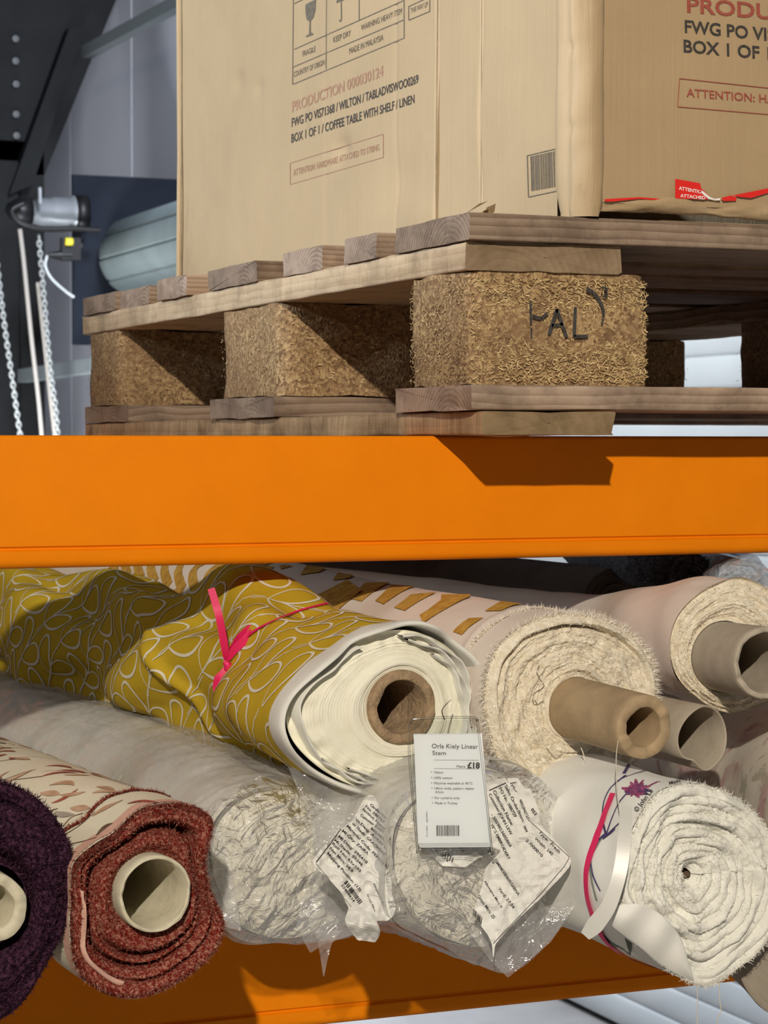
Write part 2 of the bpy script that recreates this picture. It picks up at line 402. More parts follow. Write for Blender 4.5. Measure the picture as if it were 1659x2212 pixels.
b = MB(); b.box(onY(142, 552, 9.25)-.02, onY(162, 525, 9.25)+.02); p = onY(128, 552, 9.25); b.lathe(p+np.array([.05, 0, 0]), (-1, 0, 0), [(0, 0), (0, .022), (.04, .022), (.1, .008), (.1, 0)], 12)
lim = obj('limit_switch', b, M['black'], sh, smooth=False)
b = MB(); b.lathe(onY(149, 522, 9.22), (1, 0, 0), [(-.015, 0), (-.015, .016), (.015, .016), (.015, 0)], 12); obj('plug', b, M['yellowspot'], lim)
b = MB(); b.path(smooth_pts(pxpath([(102, 552), (98, 575), (112, 602), (140, 628), (160, 642)], 9.25)), .006, 8); obj('white_cable', b, M['cable'], lim)

# dark portal frame at the far end: column, haunch, bolts
col = thing('steel_column', (2.45, 10.4, 0), 'dark steel portal column with a sloping haunch at the far left', 'column')
b = MB(); x0 = onY(96, 600, 10.4)[0]
b.box((2.22, 10.4, 0), (x0, 10.6, 3.0)); b.box((2.22, 10.34, 0), (onY(40, 600, 10.34)[0], 10.4, 2.9)); obj('column_shaft', b, M['steel_dark'], col, smooth=False)
b = MB(); q = [onY(96, 378, 10.4), onY(262, -28, 10.4), onY(262, -700, 10.4), onY(-500, -700, 10.4), onY(-500, 378, 10.4)]
v = [p for p in q]+[p+np.array([0, .2, 0]) for p in q]; n = len(q)
b.add(v, [list(range(n))[::-1], list(range(n, 2*n))]+[(i, (i+1) % n, (i+1) % n+n, i+n) for i in range(n)])
obj('haunch', b, M['steel_dark'], col, smooth=False)
b = MB(); q = [onY(20, 420, 10.3), onY(150, 60, 10.3), onY(185, 60, 10.3), onY(70, 400, 10.3)]
v = q+[p+np.array([0, .1, 0]) for p in q]; b.add(v, [(3, 2, 1, 0), (4, 5, 6, 7)]+[(i, (i+1) % 4, (i+1) % 4+4, i+4) for i in range(4)])
obj('haunch_flange', b, M['steel_dark'], col, smooth=False)
for px, py in ((32, 85), (32, 133), (33, 183), (33, 248), (34, 294)):
    b = MB(); b.lathe(onY(px, py, 10.4), (0, -1, 0), [(0, .017), (.02, .017), (.022, 0)], 6); obj('bolt', b, M['bolt'], col, smooth=False)
# rails on the wall
def bar(name, p, q, w, d, mat_, label):
    p, q = np.array(p), np.array(q); b = MB(); zz = np.array([0, 0, w/2]); xx = np.array([d, 0, 0])
    b.add([p-zz, q-zz, q+zz, p+zz, p-zz+xx, q-zz+xx, q+zz+xx, p+zz+xx], [(0,1,2,3),(7,6,5,4),(0,4,5,1),(1,5,6,2),(2,6,7,3),(3,7,4,0)])
    return tag(obj(name, b, mat_, smooth=False, bevel=.002), label, 'rail', 'grey steel rails on the wall')
bar('steel_rail', onX(176, 112, 2.62), onX(520, -75, 2.62), .052, .05, M['rail'], 'grey steel rail running along the wall above the shutter barrel')
bar('steel_rail', onX(38, 812, 2.40), onX(330, 768, 2.40), .06, .05, M['rail'], 'grey steel rail low on the wall behind the hanging chains')

# hanging chains and ropes
def chain(px, Y, label, r=.0042):
    b = MB()
    pts = smooth_pts([onY(u, v, Y) for u, v in px], 400)
    L = np.concatenate([[0], np.cumsum(np.linalg.norm(np.diff(pts, axis=0), axis=1))])
    step = .020; k = 0
    for s_ in np.arange(0, L[-1], step):
        c = np.array([np.interp(s_, L, pts[:, i]) for i in range(3)])
        t = nrm(np.array([np.interp(s_+.01, L, pts[:, i]) for i in range(3)])-c+1e-9)
        side = nrm(np.cross(t, (0, 1, 0) if k % 2 else (1, 0, 0)))
        A = np.linspace(0, 2*PI, 9)[:-1]
        loop = [c+t*.014*math.cos(a)+side*.0085*math.sin(a) for a in A]; loop.append(loop[0]); loop.append(loop[1])
        b.path(loop, r, 5, caps=False); k += 1
    tag(obj('hanging_chain', b, M['chain']), label, 'chain', 'hanging zinc chains')
chain([(-10, 540), (8, 690), (28, 830), (46, 960), (56, 1060)], 9.0, 'zinc chain hanging at the far left edge')
chain([(84, 515), (95, 640), (108, 790), (122, 900), (128, 1040)], 9.0, 'zinc chain hanging below the shutter motor, beside the ropes')
def rope(px, label):
    b = MB(); b.path(smooth_pts([onY(u, v, 9.05) for u, v in px]), .009, 8); tag(obj('hanging_rope', b, M['rope']), label, 'rope', 'hanging pale ropes')
rope([(43, 495), (52, 570), (68, 730), (85, 880), (98, 1040)], 'pale rope hanging between the two zinc chains')
rope([(82, 610), (92, 700), (106, 830), (119, 945), (127, 1040)], 'pale rope hanging close beside the right zinc chain')
b = MB(); b.path([onY(86, 405, 9.2), onY(87, 440, 9.2)], .008, 8); obj('motor_lug', b, M['motor'], sh)

# ------------------------------------------------------------------ the rack beams
YB = 1.466
def beam(Y, ztop, h, label, x0=-.95, x1=2.45):
    r = .006; d = .05
    prof = []
    for a in np.linspace(90, 180, 5): prof.append((Y+.003+.003*math.cos(math.radians(a)), ztop-.003+.003*math.sin(math.radians(a))))
    zg = ztop-h+.0125
    prof += [(Y, zg+.0022), (Y+.0016, zg+.001), (Y+.0016, zg), (Y-.0006, zg-.0012)]
    for a in np.linspace(180, 270, 7): prof.append((Y+r-.0006+r*math.cos(math.radians(a)), ztop-h+r+r*math.sin(math.radians(a))))
    prof += [(Y+d, ztop-h), (Y+d, ztop)]
    xs = np.linspace(x0, x1, 40)
    P = np.array([[(x, y, z) for y, z in prof] for x in xs]); b = MB(); b.grid(P, True, flip=True)
    n = len(prof); b.add(P[0], [list(range(n))]); b.add(P[-1], [list(range(n))[::-1]])
    o = obj('rack_beam', b, M['orange'], smooth=True); 
    m = o.modifiers.new('split', 'EDGE_SPLIT'); m.split_angle = math.radians(40)
    return tag(o, label, 'beam', 'orange rack beams')
beam(YB, 1.606, .0875, 'wide orange rack beam carrying the wooden pallet')
beam(YB, 1.284, .0875, 'orange rack beam low down, under the fabric rolls')
beam(2.36, 1.606, .0875, 'rear orange rack beam under the back of the pallet')
beam(2.36, 1.284, .0875, 'rear orange rack beam under the back of the fabric rolls')

# ------------------------------------------------------------------ the pallet
PX, PY = .645, 1.407
pal = thing('pallet', (PX+.6, PY+.5, 1.6065), 'worn wooden block pallet overhanging the orange beam under a carton', 'pallet')
Z0 = 1.6065; ZB0 = 1.6225; ZB1 = 1.640; ZK = 1.7175; ZS = 1.738; ZD = 1.757
def rough_box(lo, hi, axis, amp=.0012, seed=0, nl=40, taper=None):
    lo = np.array(lo, float); hi = np.array(hi, float); c = (lo+hi)/2; h = (hi-lo)/2
    o1, o2 = [k for k in range(3) if k != axis]
    # rounded rectangle section swept along the grain
    r = min(h[o1], h[o2])*.16; sec = []
    for sx, sy, a0 in ((1, 1, 0), (-1, 1, 90), (-1, -1, 180), (1, -1, 270)):
        for a in (a0, a0+45, a0+90):
            sec.append((sx*(h[o1]-r)+r*math.cos(math.radians(a)), sy*(h[o2]-r)+r*math.sin(math.radians(a))))
    sec2 = []
    for i in range(len(sec)):
        p, q = sec[i], sec[(i+1) % len(sec)]; L = math.hypot(q[0]-p[0], q[1]-p[1]); m = max(1, int(L/.012))
        for k in range(m): sec2.append((p[0]+(q[0]-p[0])*k/m, p[1]+(q[1]-p[1])*k/m))
    sec = np.array(sec2); n = len(sec)
    ts = np.linspace(-1, 1, nl); P = np.zeros((nl, n, 3))
    for i, t in enumerate(ts):
        jj = np.arange(n)
        d = amp*(vn(t*h[axis]*30+seed*7.1, jj*.35, seed)*2) + amp*.8*vn(t*h[axis]*90+3, jj*.9, seed+3)
        f_ = 1+d/np.maximum(np.linalg.norm(sec, axis=1), .008)
        P[i, :, o1] = c[o1]+sec[:, 0]*f_; P[i, :, o2] = c[o2]+sec[:, 1]*f_
        P[i, :, axis] = c[axis]+t*h[axis]+(amp*1.5*vn(jj*.6, seed, 5)*np.sign(t) if i in (0, nl-1) else 0)
    b = MB(); b.grid(P, True, flip=(axis != 1))
    mid0 = P[0].mean(0); mid1 = P[-1].mean(0)
    for ring, flip in ((P[0], axis == 1), (P[-1], axis != 1)):
        G = np.array([ring, c*0+ring.mean(0)+(ring-ring.mean(0))*.55, ring.mean(0)+(ring-ring.mean(0))*.02]); b.grid(G, True, flip=not flip)
    return b, c
def wpart(name, lo, hi, axis, mat_, seed, amp=.0012, label=None, nl=40):
    b, c = rough_box(lo, hi, axis, amp, seed, nl); o = obj(name, b, mat_, pal, loc=c, label=label)
    m = o.modifiers.new('split', 'EDGE_SPLIT'); m.split_angle = math.radians(50)
    return o
# deck boards: ends seen along the left side, widths read from far to near
def ysplit(u, X=PX): # depth of a column of the photograph on the pallet's left side
    return onX(u, 500, X)[1]
ends = [(188, 259), (259, 352), (352, 457), (457, 606), (612, 752), (754, 862), (864, 1062)]
gap_right = [0, .012, .02, .018, .02, .0, 0]
ey = []
for i, (u0, u1) in enumerate(ends): ey.append((ysplit(u1), ysplit(u0)))
dk = [0, .004, -.002, .001, .003, 0, .0]
# each board: its end face plus the slice of its near side that shows
vis = [(188, 259), (259, 322), (352, 418), (457, 562), (612, 700), (754, 826), (864, 1010)]
for i, (u0, u1) in enumerate(vis):
    y0, y1 = ysplit(u1), ysplit(u0)
    if i == 6: y0 = PY-.010
    wpart('deck_board', (PX-.004+dk[i], y0+.001, ZS), (PX+1.2, y1-.001, ZD+.001*random.uniform(-1, 1)), 0, M['woodx'], 10+i)
# stringer boards under the deck
for k, (x0, x1) in enumerate(((PX-.001, PX+.116), (PX+.53, PX+.67), (PX+1.09, PX+1.2))):
    wpart('stringer_board', (x0, PY-.002, ZK+.0005), (x1, PY+1.0, ZS), 1, M['raw'] if k == 0 else M['woody'], 30+k, .0018, label='pale raw stringer board' if k == 0 else None, nl=90)
# blocks
ybl = [(PY, PY+.100), (onX(606, 700, PX)[1], onX(478, 700, PX)[1]), (onX(256, 800, PX)[1], onX(189, 800, PX)[1])]
def block(x0, x1, y0, y1, front, seed):
    b, c = rough_box((x0, y0, ZB1+.0005), (x1, y1, ZK), 2, .0022, seed, 24)
    n = 4200 if front else 700
    # loose flakes standing on the two visible faces
    for side in (0, 1):
        m = n if side == 0 else n//3
        vs = []; fs = []; tn = []
        for k in range(m):
            z = random.uniform(ZB1+.003, ZK-.003)
            if side == 0:
                x = random.uniform(x0+.002, x1-.001); p = np.array([x, y0-.0008, z]); e1, e2, nn = np.array([1., 0, 0]), np.array([0, 0, 1.]), np.array([0, -1., 0])
                w = .35+.65*((x-x0)/(x1-x0)) if front else .3
                if random.random() > w: continue
            else:
                p = np.array([x0-.0006, random.uniform(y0+.002, y1-.002), z]); e1, e2, nn = np.array([0, 1., 0]), np.array([0, 0, 1.]), np.array([-1., 0, 0])
            a = random.gauss(0, .9); L = random.uniform(.0012, .0042); wd = random.uniform(.0003, .0007)
            t = e1*math.cos(a)+e2*math.sin(a); s_ = -e1*math.sin(a)+e2*math.cos(a); lift = nn*random.uniform(0, .0006)
            i0 = len(vs); vs += [p-t*L/2-s_*wd/2, p+t*L/2-s_*wd/2+lift, p+t*L/2+s_*wd/2+lift, p-t*L/2+s_*wd/2]
            fs.append((i0, i0+1, i0+2, i0+3)); tn.append(min(1, max(0, random.gauss(.55 if side == 0 else .4, .25))))
        b.add(vs, fs, 1, tn)
    return b, c
for j, (y0, y1) in enumerate(ybl):
    for k, (x0, x1) in enumerate(((PX, PX+.138), (PX+.53, PX+.67), (PX+1.06, PX+1.2))):
        front = (j == 0 and k == 0)
        b, c = block(x0, x1, y0, y1, front, 50+j*3+k)
        o = obj('block', b, [M['chip'], M['flake']], pal, loc=c, label='corner block stamped PAL' if front else None)
        m = o.modifiers.new('split', 'EDGE_SPLIT'); m.split_angle = math.radians(50)
        if front: stamped = o
# bottom boards along the length, and the base boards across beneath them
for k, (y0, y1) in enumerate(((PY-.018, PY+.115), (onX(600, 880, PX)[1]-.006, onX(466, 880, PX)[1]), (onX(280, 890, PX)[1], onX(187, 890, PX)[1]))):
    wpart('bottom_board', (PX-.006 if k < 2 else PX-.002, y0, ZB0+.0005), (PX+1.2, y1, ZB1), 0, M['woodx'], 70+k, .0016)
for k, (x0, x1) in enumerate(((PX-.001, PX+.098), (PX+1.08, PX+1.2))):
    wpart('base_board', (x0, PY-.024, Z0), (x1, PY+.99, ZB0), 1, M['sawn'] if k == 0 else M['woody'], 80+k, .0016, nl=90)

# ------------------------------------------------------------------ lettering
_tc = {}
def text2d(s, bold=0.0, spacing=1.0):
    key = (s, bold, spacing)
    if key in _tc: return _tc[key]
    cu = bpy.data.curves.new('tmp', 'FONT'); cu.body = s; cu.size = 1; cu.offset = bold; cu.space_character = spacing; cu.resolution_u = 3
    o = bpy.data.objects.new('tmp', cu); COL.objects.link(o)
    dg = bpy.context.evaluated_depsgraph_get(); me = bpy.data.meshes.new_from_object(o.evaluated_get(dg))
    v = np.array([x.co for x in me.vertices]).reshape(-1, 3); f = [tuple(p.vertices) for p in me.polygons]
    bpy.data.objects.remove(o); bpy.data.curves.remove(cu); bpy.data.meshes.remove(me)
    v = v[:, :2].copy()
    if len(v): v[:, 0] -= v[:, 0].min()
    _tc[key] = (v, f); return _tc[key]
CAPH = .73
def text_plane(mb, s, p0, p1, hvec, mi=0, bold=0, spacing=1, lift=None):
    """writes s from p0 to p1 with cap height vector hvec"""
    v, f = text2d(s, bold, spacing)
    if not len(v): return
    w = v[:, 0].max(); p0, p1, hvec = map(np.asarray, (p0, p1, hvec))
    P = p0+np.outer(v[:, 0]/w, p1-p0)+np.outer(v[:, 1]/CAPH, hvec)
    if lift is not None: P = P+lift
    mb.add(P, f, mi)
def text_px(mb, s, a, b_, h, fn, mi=0, bold=0, spacing=1):
    """lettering given by photograph positions, laid on the surface fn(u, v); h = cap height across the line"""
    v, f = text2d(s, bold, spacing)
    if not len(v): return
    w = v[:, 0].max(); a = np.array(a, float); b_ = np.array(b_, float); d = b_-a
    up = np.array([d[1], -d[0]])/np.linalg.norm(d)*h if np.isscalar(h) else np.array(h, float)
    Q = a+np.outer(v[:, 0]/w, d)+np.outer(v[:, 1]/CAPH, up)
    mb.add([fn(u, v_) for u, v_ in Q], f, mi)
def line_px(mb, a, b_, w, fn, mi=0, n=8):
    a = np.array(a, float); b_ = np.array(b_, float); d = b_-a; s_ = np.array([-d[1], d[0]])/np.linalg.norm(d)*w/2
    P = np.array([[fn(*(a+d*t-s_)), fn(*(a+d*t+s_))] for t in np.linspace(0, 1, n)]); mb.grid(P, mi=mi)

# PAL stamp on the corner block, lying on the flakes
b = MB(); fs = lambda u, v: onY(u, v, PY-.0040)
_lp = line_px
line_px = lambda mb, a, c, w, fn, mi=0, n=8: _lp(mb, a, c, w*1.45, fn, mi, n)
line_px(b, (1146, 652), (1147, 700), 3.5, fs); line_px(b, (1148, 708), (1148, 728), 2.5, fs)
line_px(b, (1150, 683), (1170, 688), 5, fs); line_px(b, (1170, 688), (1182, 676), 4.5, fs)
line_px(b, (1186, 722), (1203, 668), 5, fs); line_px(b, (1203, 668), (1224, 728), 5, fs); line_px(b, (1192, 703), (1216, 700), 4.5, fs)
line_px(b, (1243, 664), (1240, 727), 5, fs); line_px(b, (1240, 727), (1270, 726), 5, fs)
arc = [(1268, 624), (1282, 632), (1294, 646), (1302, 664), (1304, 682)]
for k in range(4): line_px(b, arc[k], arc[k+1], 6-k*.6, fs)
line_px(b, (1303, 686), (1300, 702), 2.5, fs)
arc = [(1300, 621), (1310, 622), (1311, 629), (1305, 631), (1312, 634), (1310, 641), (1301, 640)]
for k in range(6): line_px(b, arc[k], arc[k+1], 3, fs)
line_px = _lp
obj('stamp', b, M['ink'], stamped, smooth=False)

# ------------------------------------------------------------------ the carton
BX, BY = .718, 1.392
BX1, BY1, BZ1 = BX+.96, 2.290, ZD+.62
box = thing('cardboard_box', ((BX+BX1)/2, (BY+BY1)/2, ZD), 'big brown carton with printed shipping text standing on the pallet', 'box')
def dent_side(y, z):   # the left side, slightly bowed and scuffed
    d = .0025*fbm(y*6, z*6, 3)
    u_, v_ = 0, 0
    for (cu_, cv_), am, sg in (((735, 322), .005, .012), ((515, 175), .0022, .010), ((560, 190), .002, .008), ((870, 390), .003, .022), ((905, 470), -.004, .02), ((1072, 250), -.0025, .03)):
        p = onX(cu_, cv_, BX); d = d+am*np.exp(-(((y-p[1])/(sg*1.6))**2+((z-p[2])/sg)**2))
    for u_c, am, wd in ((945, .0035, .0025), (1040, .002, .002), (855, .0008, .004), (706, .0006, .004)):
        yc = onX(u_c, 250, BX)[1]; d = d+am*np.exp(-((y-yc)/wd)**2)
    return d
yy = np.unique(np.concatenate([np.linspace(BY+.028, BY1, 150)]+[onX(u, 250, BX)[1]+np.linspace(-.008, .008, 13) for u in (945, 1040, 855)])); zz = np.unique(np.concatenate([np.linspace(ZD+.001, ZD+.30, 110), np.linspace(ZD+.3, BZ1, 12)]))
yy = yy[yy >= BY+.028]
Yg, Zg = np.meshgrid(yy, zz, indexing='ij')
P = np.stack([BX+dent_side(Yg, Zg), Yg, Zg], -1)
b = MB(); b.grid(P, flip=False)
# front face
xx = np.linspace(BX+.020, BX1, 130); Xg, Zg = np.meshgrid(xx, zz[zz > ZD+.008], indexing='ij')
def dent_front(x, z):
    low = np.clip((ZD+.03-z)/.03, 0, 1)
    return .002*fbm(x*8, z*5, 11)+low**2*(.004+.006*fbm(x*26, z*12, 17))
Pf = np.stack([Xg, BY+dent_front(Xg, Zg), Zg], -1); b.grid(Pf, flip=True)
b.box((BX+.02, BY+.03, ZD+.002), (BX1-.004, BY1-.004, BZ1-.004))
obj('carton', b, M['card'], box)
# folded corner: two soft beads with a furrow between
b = MB(); zc = np.linspace(ZD-.0005, BZ1, 160)
ctr = [(BY+.030, BX+.0003), (BY+.024, BX-.0018), (BY+.019, BX-.0022), (BY+.015, BX+.0005), (BY+.0120, BX+.0022), (BY+.0085, BX+.0005), (BY+.005, BX+.0015), (BY+.002, BX+.005), (BY-.0012, BX+.011), (BY-.002, BX+.018), (BY-.001, BX+.0215), (BY+.0016, BX+.0225)]
P = np.zeros((len(zc), len(ctr), 3))
for i, z in enumerate(zc):
    low = max(0, 1-(z-ZD)/.035)**2
    for j, (y, x) in enumerate(ctr):
        nz = .0016*float(fbm(z*34, j*.5, 21)); dn = 0
        for zd in (ZD+.060, ZD+.115): dn += .0022*math.exp(-((z-zd)/.004)**2)*math.exp(-((j-5)/1.5)**2)
        cx_ = BX+.02; cy_ = BY+.025
        P[i, j] = (x+nz+dn+low*(cx_-x)*.12+low*.004*float(fbm(z*60, j*.8, 4)), y+nz+low*(cy_-y)*.15, z)
b.grid(P, flip=True); obj('corner_fold', b, M['card'], box)
# crushed bottom edge curling under the front face
b = MB(); xs_ = np.linspace(BX+.012, BX1, 220); na = 14
P = np.zeros((len(xs_), na, 3))
for i, x in enumerate(xs_):
    big = .004*math.exp(-((x-BX-.075)/.02)**2)-.003*math.exp(-((x-BX-.11)/.012)**2)
    for j in range(na):
        a = j/(na-1)*PI*1.15-.35
        r = .0062+.0014*float(fbm(x*40, j*.25, 8))+big*.5
        P[i, j] = (x, BY+.006-r*math.cos(a-.5)*.9+.003*float(fbm(x*70, j*.5, 2)), ZD+.0088+.003*(x-BX)-r*math.sin(a-.5)*.95+.0025*float(fbm(x*32, j*.12, 6))+big*.5)
b.grid(P, flip=False); obj('bottom_flap', b, M['card'], box)
b = MB(); b.box((BX+.03, BY+.035, ZD+.0005), (BX1-.01, BY+.07, ZD+.010)); obj('bottom_panel', b, M['card_edge'], box, smooth=False)
# paper rim at the far corner
b = MB(); b.path([(BX-.0015, BY1-.001, ZD+.001), (BX-.001+.002, BY1+.001, ZD+.15), (BX, BY1, ZD+.3), (BX, BY1, BZ1)], .0035, 8); obj('rear_corner_fold', b, M['card'], box)
# a torn sliver of flap at the bottom
b = MB(); pts = [(938, 482), (960, 478), (1005, 462), (1035, 440), (1055, 434), (1050, 452), (1020, 470)]
fl = lambda u, v: onX(u, v, BX-.004-.003*math.sin(u*.05))
b.add([fl(*p) for p in pts], [tuple(range(len(pts)))]); obj('torn_flap', b, M['card'], box, smooth=False)

# printing, left side
def sideP(u, v):
    d = 0.0
    for k in range(4): p = onX(u, v, BX+d); d = float(dent_side(p[1], p[2]))
    return onX(u, v, BX+d-.0004)
Z2 = lambda x, y: (380+x/2.8603, y/2.8603)
bg = MB(); bk = MB(); br = MB(); bp = MB()
def seg(mb, a, c, w=1.6, n=24): line_px(mb, Z2(*a), Z2(*c), w, sideP, n=n)
seg(bg, (725, -60), (720, 522)); seg(bg, (730, 305), (1408, 2)); seg(bg, (722, 415), (1408, 122)); seg(bg, (720, 522), (1409, 235))
seg(bg, (1408, -60), (1409, 235)); seg(bg, (930, -60), (927, 428)); seg(bg, (1131, -60), (1131, 125)); seg(bg, (730, 22), (830, -25))
seg(bg, (1437, 40), (1437, 125)); seg(bg, (1437, 125), (1567, 70)); seg(bg, (1567, 70), (1567, -20)); seg(bg, (1437, 40), (1567, -20))
def stext(mb, s, a, c, h, bold=0, sp=1): text_px(mb, s, Z2(*a), Z2(*c), (0, -h/2.8603), sideP, 0, bold, sp)
stext(bg, 'FRAGILE', (782, 350), (862, 318), 36); stext(bg, 'KEEP DRY', (972, 265), (1080, 220), 38)
stext(bg, 'WARNING HEAVY ITEM', (1143, 190), (1395, 84), 38); stext(bg, 'COUNTRY OF ORIGIN', (727, 478), (918, 400), 36)
stext(bg, 'MADE IN MALAYSIA', (1070, 335), (1280, 248), 40); stext(bg, 'THIS WAY UP', (1450, 82), (1555, 40), 34)
stext(bk, 'FWG PO VIS71368 / WILTON / TABLADVISWOO0269', (715, 785), (1497, 512), 56, .012)
stext(bk, 'BOX 1 OF 1 / COFFEE TABLE WITH SHELF / LINEN', (713, 882), (1473, 636), 56, .012)
stext(br, 'PRODUCTION 000030124', (718, 692), (1280, 468), 68, .01)
for a, c in (((705, 1008), (1280, 828)), ((705, 1140), (1280, 972)), ((705, 1008), (705, 1140)), ((1280, 828), (1280, 972))): seg(bp, a, c, 1.3)
stext(bp, 'ATTENTION: HARDWARE ATTACHED TO STRING', (725, 1088), (1255, 928), 42)
# glass and umbrella
gl = [(800, 28), (865, -5), (862, 60), (848, 110), (832, 130), (832, 200), (848, 206), (848, 214), (803, 230), (803, 222), (822, 210), (824, 135), (806, 118), (800, 70)]
bg.add([sideP(*Z2(*p)) for p in gl], [tuple(range(len(gl)))])
for a, c in (((1020, -10), (1022, 118)), ((1022, 118), (1014, 134)), ((1014, 134), (1008, 122))): seg(bg, a, c, 2.2, 4)
um = [(990, 18), (1000, -30), (1045, -40), (1050, -8), (1030, 4), (1018, 2), (1005, 14)]
bg.add([sideP(*Z2(*p)) for p in um], [tuple(range(len(um)))])
# barcode near the corner
Z3 = lambda x, y: (1050+x/2.724, y/2.724)
def seg3(mb, a, c, w=1.6, fn=sideP): line_px(mb, Z3(*a), Z3(*c), w, fn, n=6)
bb = MB()
for a, c in (((241, 916), (408, 876)), ((248, 1160), (415, 1124)), ((241, 916), (248, 1160))): seg3(bb, a, c, 2)
x = 262
while x < 408:
    w = random.choice((2, 3, 5, 7)); f_ = (x-241)/167
    seg3(bb, (x, 925-f_*38), (x+6, 1128-f_*30), w/2.724); x += w+random.choice((2, 3, 4, 5))
obj('barcode', bb, M['ink_grey'], box, smooth=False); obj('grey_print', bg, M['ink_grey'], box, smooth=False); obj('side_lettering', bk, M['ink'], box, smooth=False, label='black lettering on the left side')
obj('red_lettering', br, M['ink_pale'], box, smooth=False, label='faded red lettering'); obj('faded_notice', bp, M['ink_pale'], box, smooth=False, label='faded red framed notice')
# creases drawn by the seam of the outer liner
for u, w in ((945, 3.0), (1040, 1.8)):
    b = MB(); line_px(b, (u+1, -80), (u-4 if u < 1000 else u-1, 478 if u < 1000 else 440), w, lambda a, c: onX(a, c, BX-.0004), n=60); obj('crease', b, M['card_edge'], box)
b = MB(); line_px(b, (392, -60), (392, 596), 2.2, lambda a, c: onX(a, c, BX-.0006), n=40)
obj('crease', b, M['card_edge'], box)
# printing, front
def frontP(u, v):
    p = onY(u, v, BY); return onY(u, v, BY+float(dent_front(p[0], p[2]))-.0007)
bk = MB(); br = MB()
def ftext(mb, s, x, y, h, slope, bold, wid): text_px(mb, s, Z3(x, y), Z3(x+wid, y+wid*slope), (-1.5/2.724, -h/2.724), frontP, 0, bold)
ftext(br, 'PRODUCTION 000030124', 1183, 70, 92, .088, .022, 1720)
ftext(bk, 'FWG PO VIS71368 / WILTON / TABLADVISWOO0269', 1170, 190, 76, .098, .02, 2290)
ftext(bk, 'BOX 1 OF 1 / COFFEE TABLE WITH SHELF / LINEN', 1163, 305, 76, .09, .02, 2240)
ftext(br, 'ATTENTION: HARDWARE ATTACHED TO STRING', 1180, 568, 50, .078, .012, 1560)
for a, c in (((1139, 462), (2800, 640)), ((1128, 628), (2800, 770)), ((1139, 462), (1128, 628))): line_px(br, Z3(*a), Z3(*c), 1.8, frontP, n=30)
obj('front_lettering', bk, M['ink'], box, smooth=False, label='black lettering on the front'); obj('front_red_lettering', br, M['ink_red'], box, smooth=False, label='red lettering on the front')
b = MB(); st = lambda u, v: onY(u, v, BY-.0018)
q = [(1113, 1052), (1258, 1078), (1268, 1110), (1290, 1132), (1318, 1160), (1300, 1174), (1113, 1168)]
b.add([st(*Z3(*p)) for p in q], [tuple(range(len(q)))[::-1]])
q = [(1385, 1165), (1440, 1150), (1475, 1160), (1470, 1182), (1395, 1182)]; b.add([st(*Z3(*p)) for p in q], [tuple(range(len(q)))[::-1]])
q = [(1450, 1150), (1560, 1128), (1659, 1108), (1800, 1085), (1800, 1130), (1659, 1135), (1560, 1165), (1500, 1160)]; b.add([st(*Z3(*p)) for p in q], [tuple(range(len(q)))[::-1]], 0)
q = [(695, 1172), (760, 1168), (900, 1160), (1140, 1178), (1140, 1188), (900, 1170), (740, 1186), (700, 1184)]; b.add([st(*Z3(*p)) for p in q], [tuple(range(len(q)))[::-1]])
sti = obj('red_sticker', b, M['sticker'], box, smooth=False, label='torn red warning sticker')
b = MB(); st2 = lambda u, v: onY(u, v, BY-.0022)
text_px(b, 'ATTENTIO', Z3(1134, 1116), Z3(1268, 1140), (0, -21/2.724), st2, 0, .02)
text_px(b, 'ATTACHED', Z3(1143, 1160), Z3(1290, 1174), (0, -20/2.724), st2, 0, .02)
q = [(1258, 1118), (1275, 1124), (1318, 1160), (1345, 1170), (1380, 1165), (1375, 1180), (1310, 1172), (1272, 1140)]; b.add([st2(*Z3(*p)) for p in q], [tuple(range(len(q)))[::-1]])
obj('sticker_lettering', b, M['white'], sti, smooth=False)

# ------------------------------------------------------------------ the fabric rolls
def ribbon(mb, pts, nrms, w, mi=0, lift=.0004, tone=None):
    """a flat strip following surface points"""
    pts = np.asarray(pts, float); nr = np.asarray(nrms, float); T = np.gradient(pts, axis=0)
    sd = np.cross(nr, T); sd /= np.linalg.norm(sd, axis=1)[:, None]+1e-12
    w = np.full(len(pts), w) if np.isscalar(w) else np.asarray(w)
    mb.grid(np.stack([pts+sd*w[:, None]/2+nr*lift, pts-sd*w[:, None]/2+nr*lift], 1), mi=mi, tone=tone)

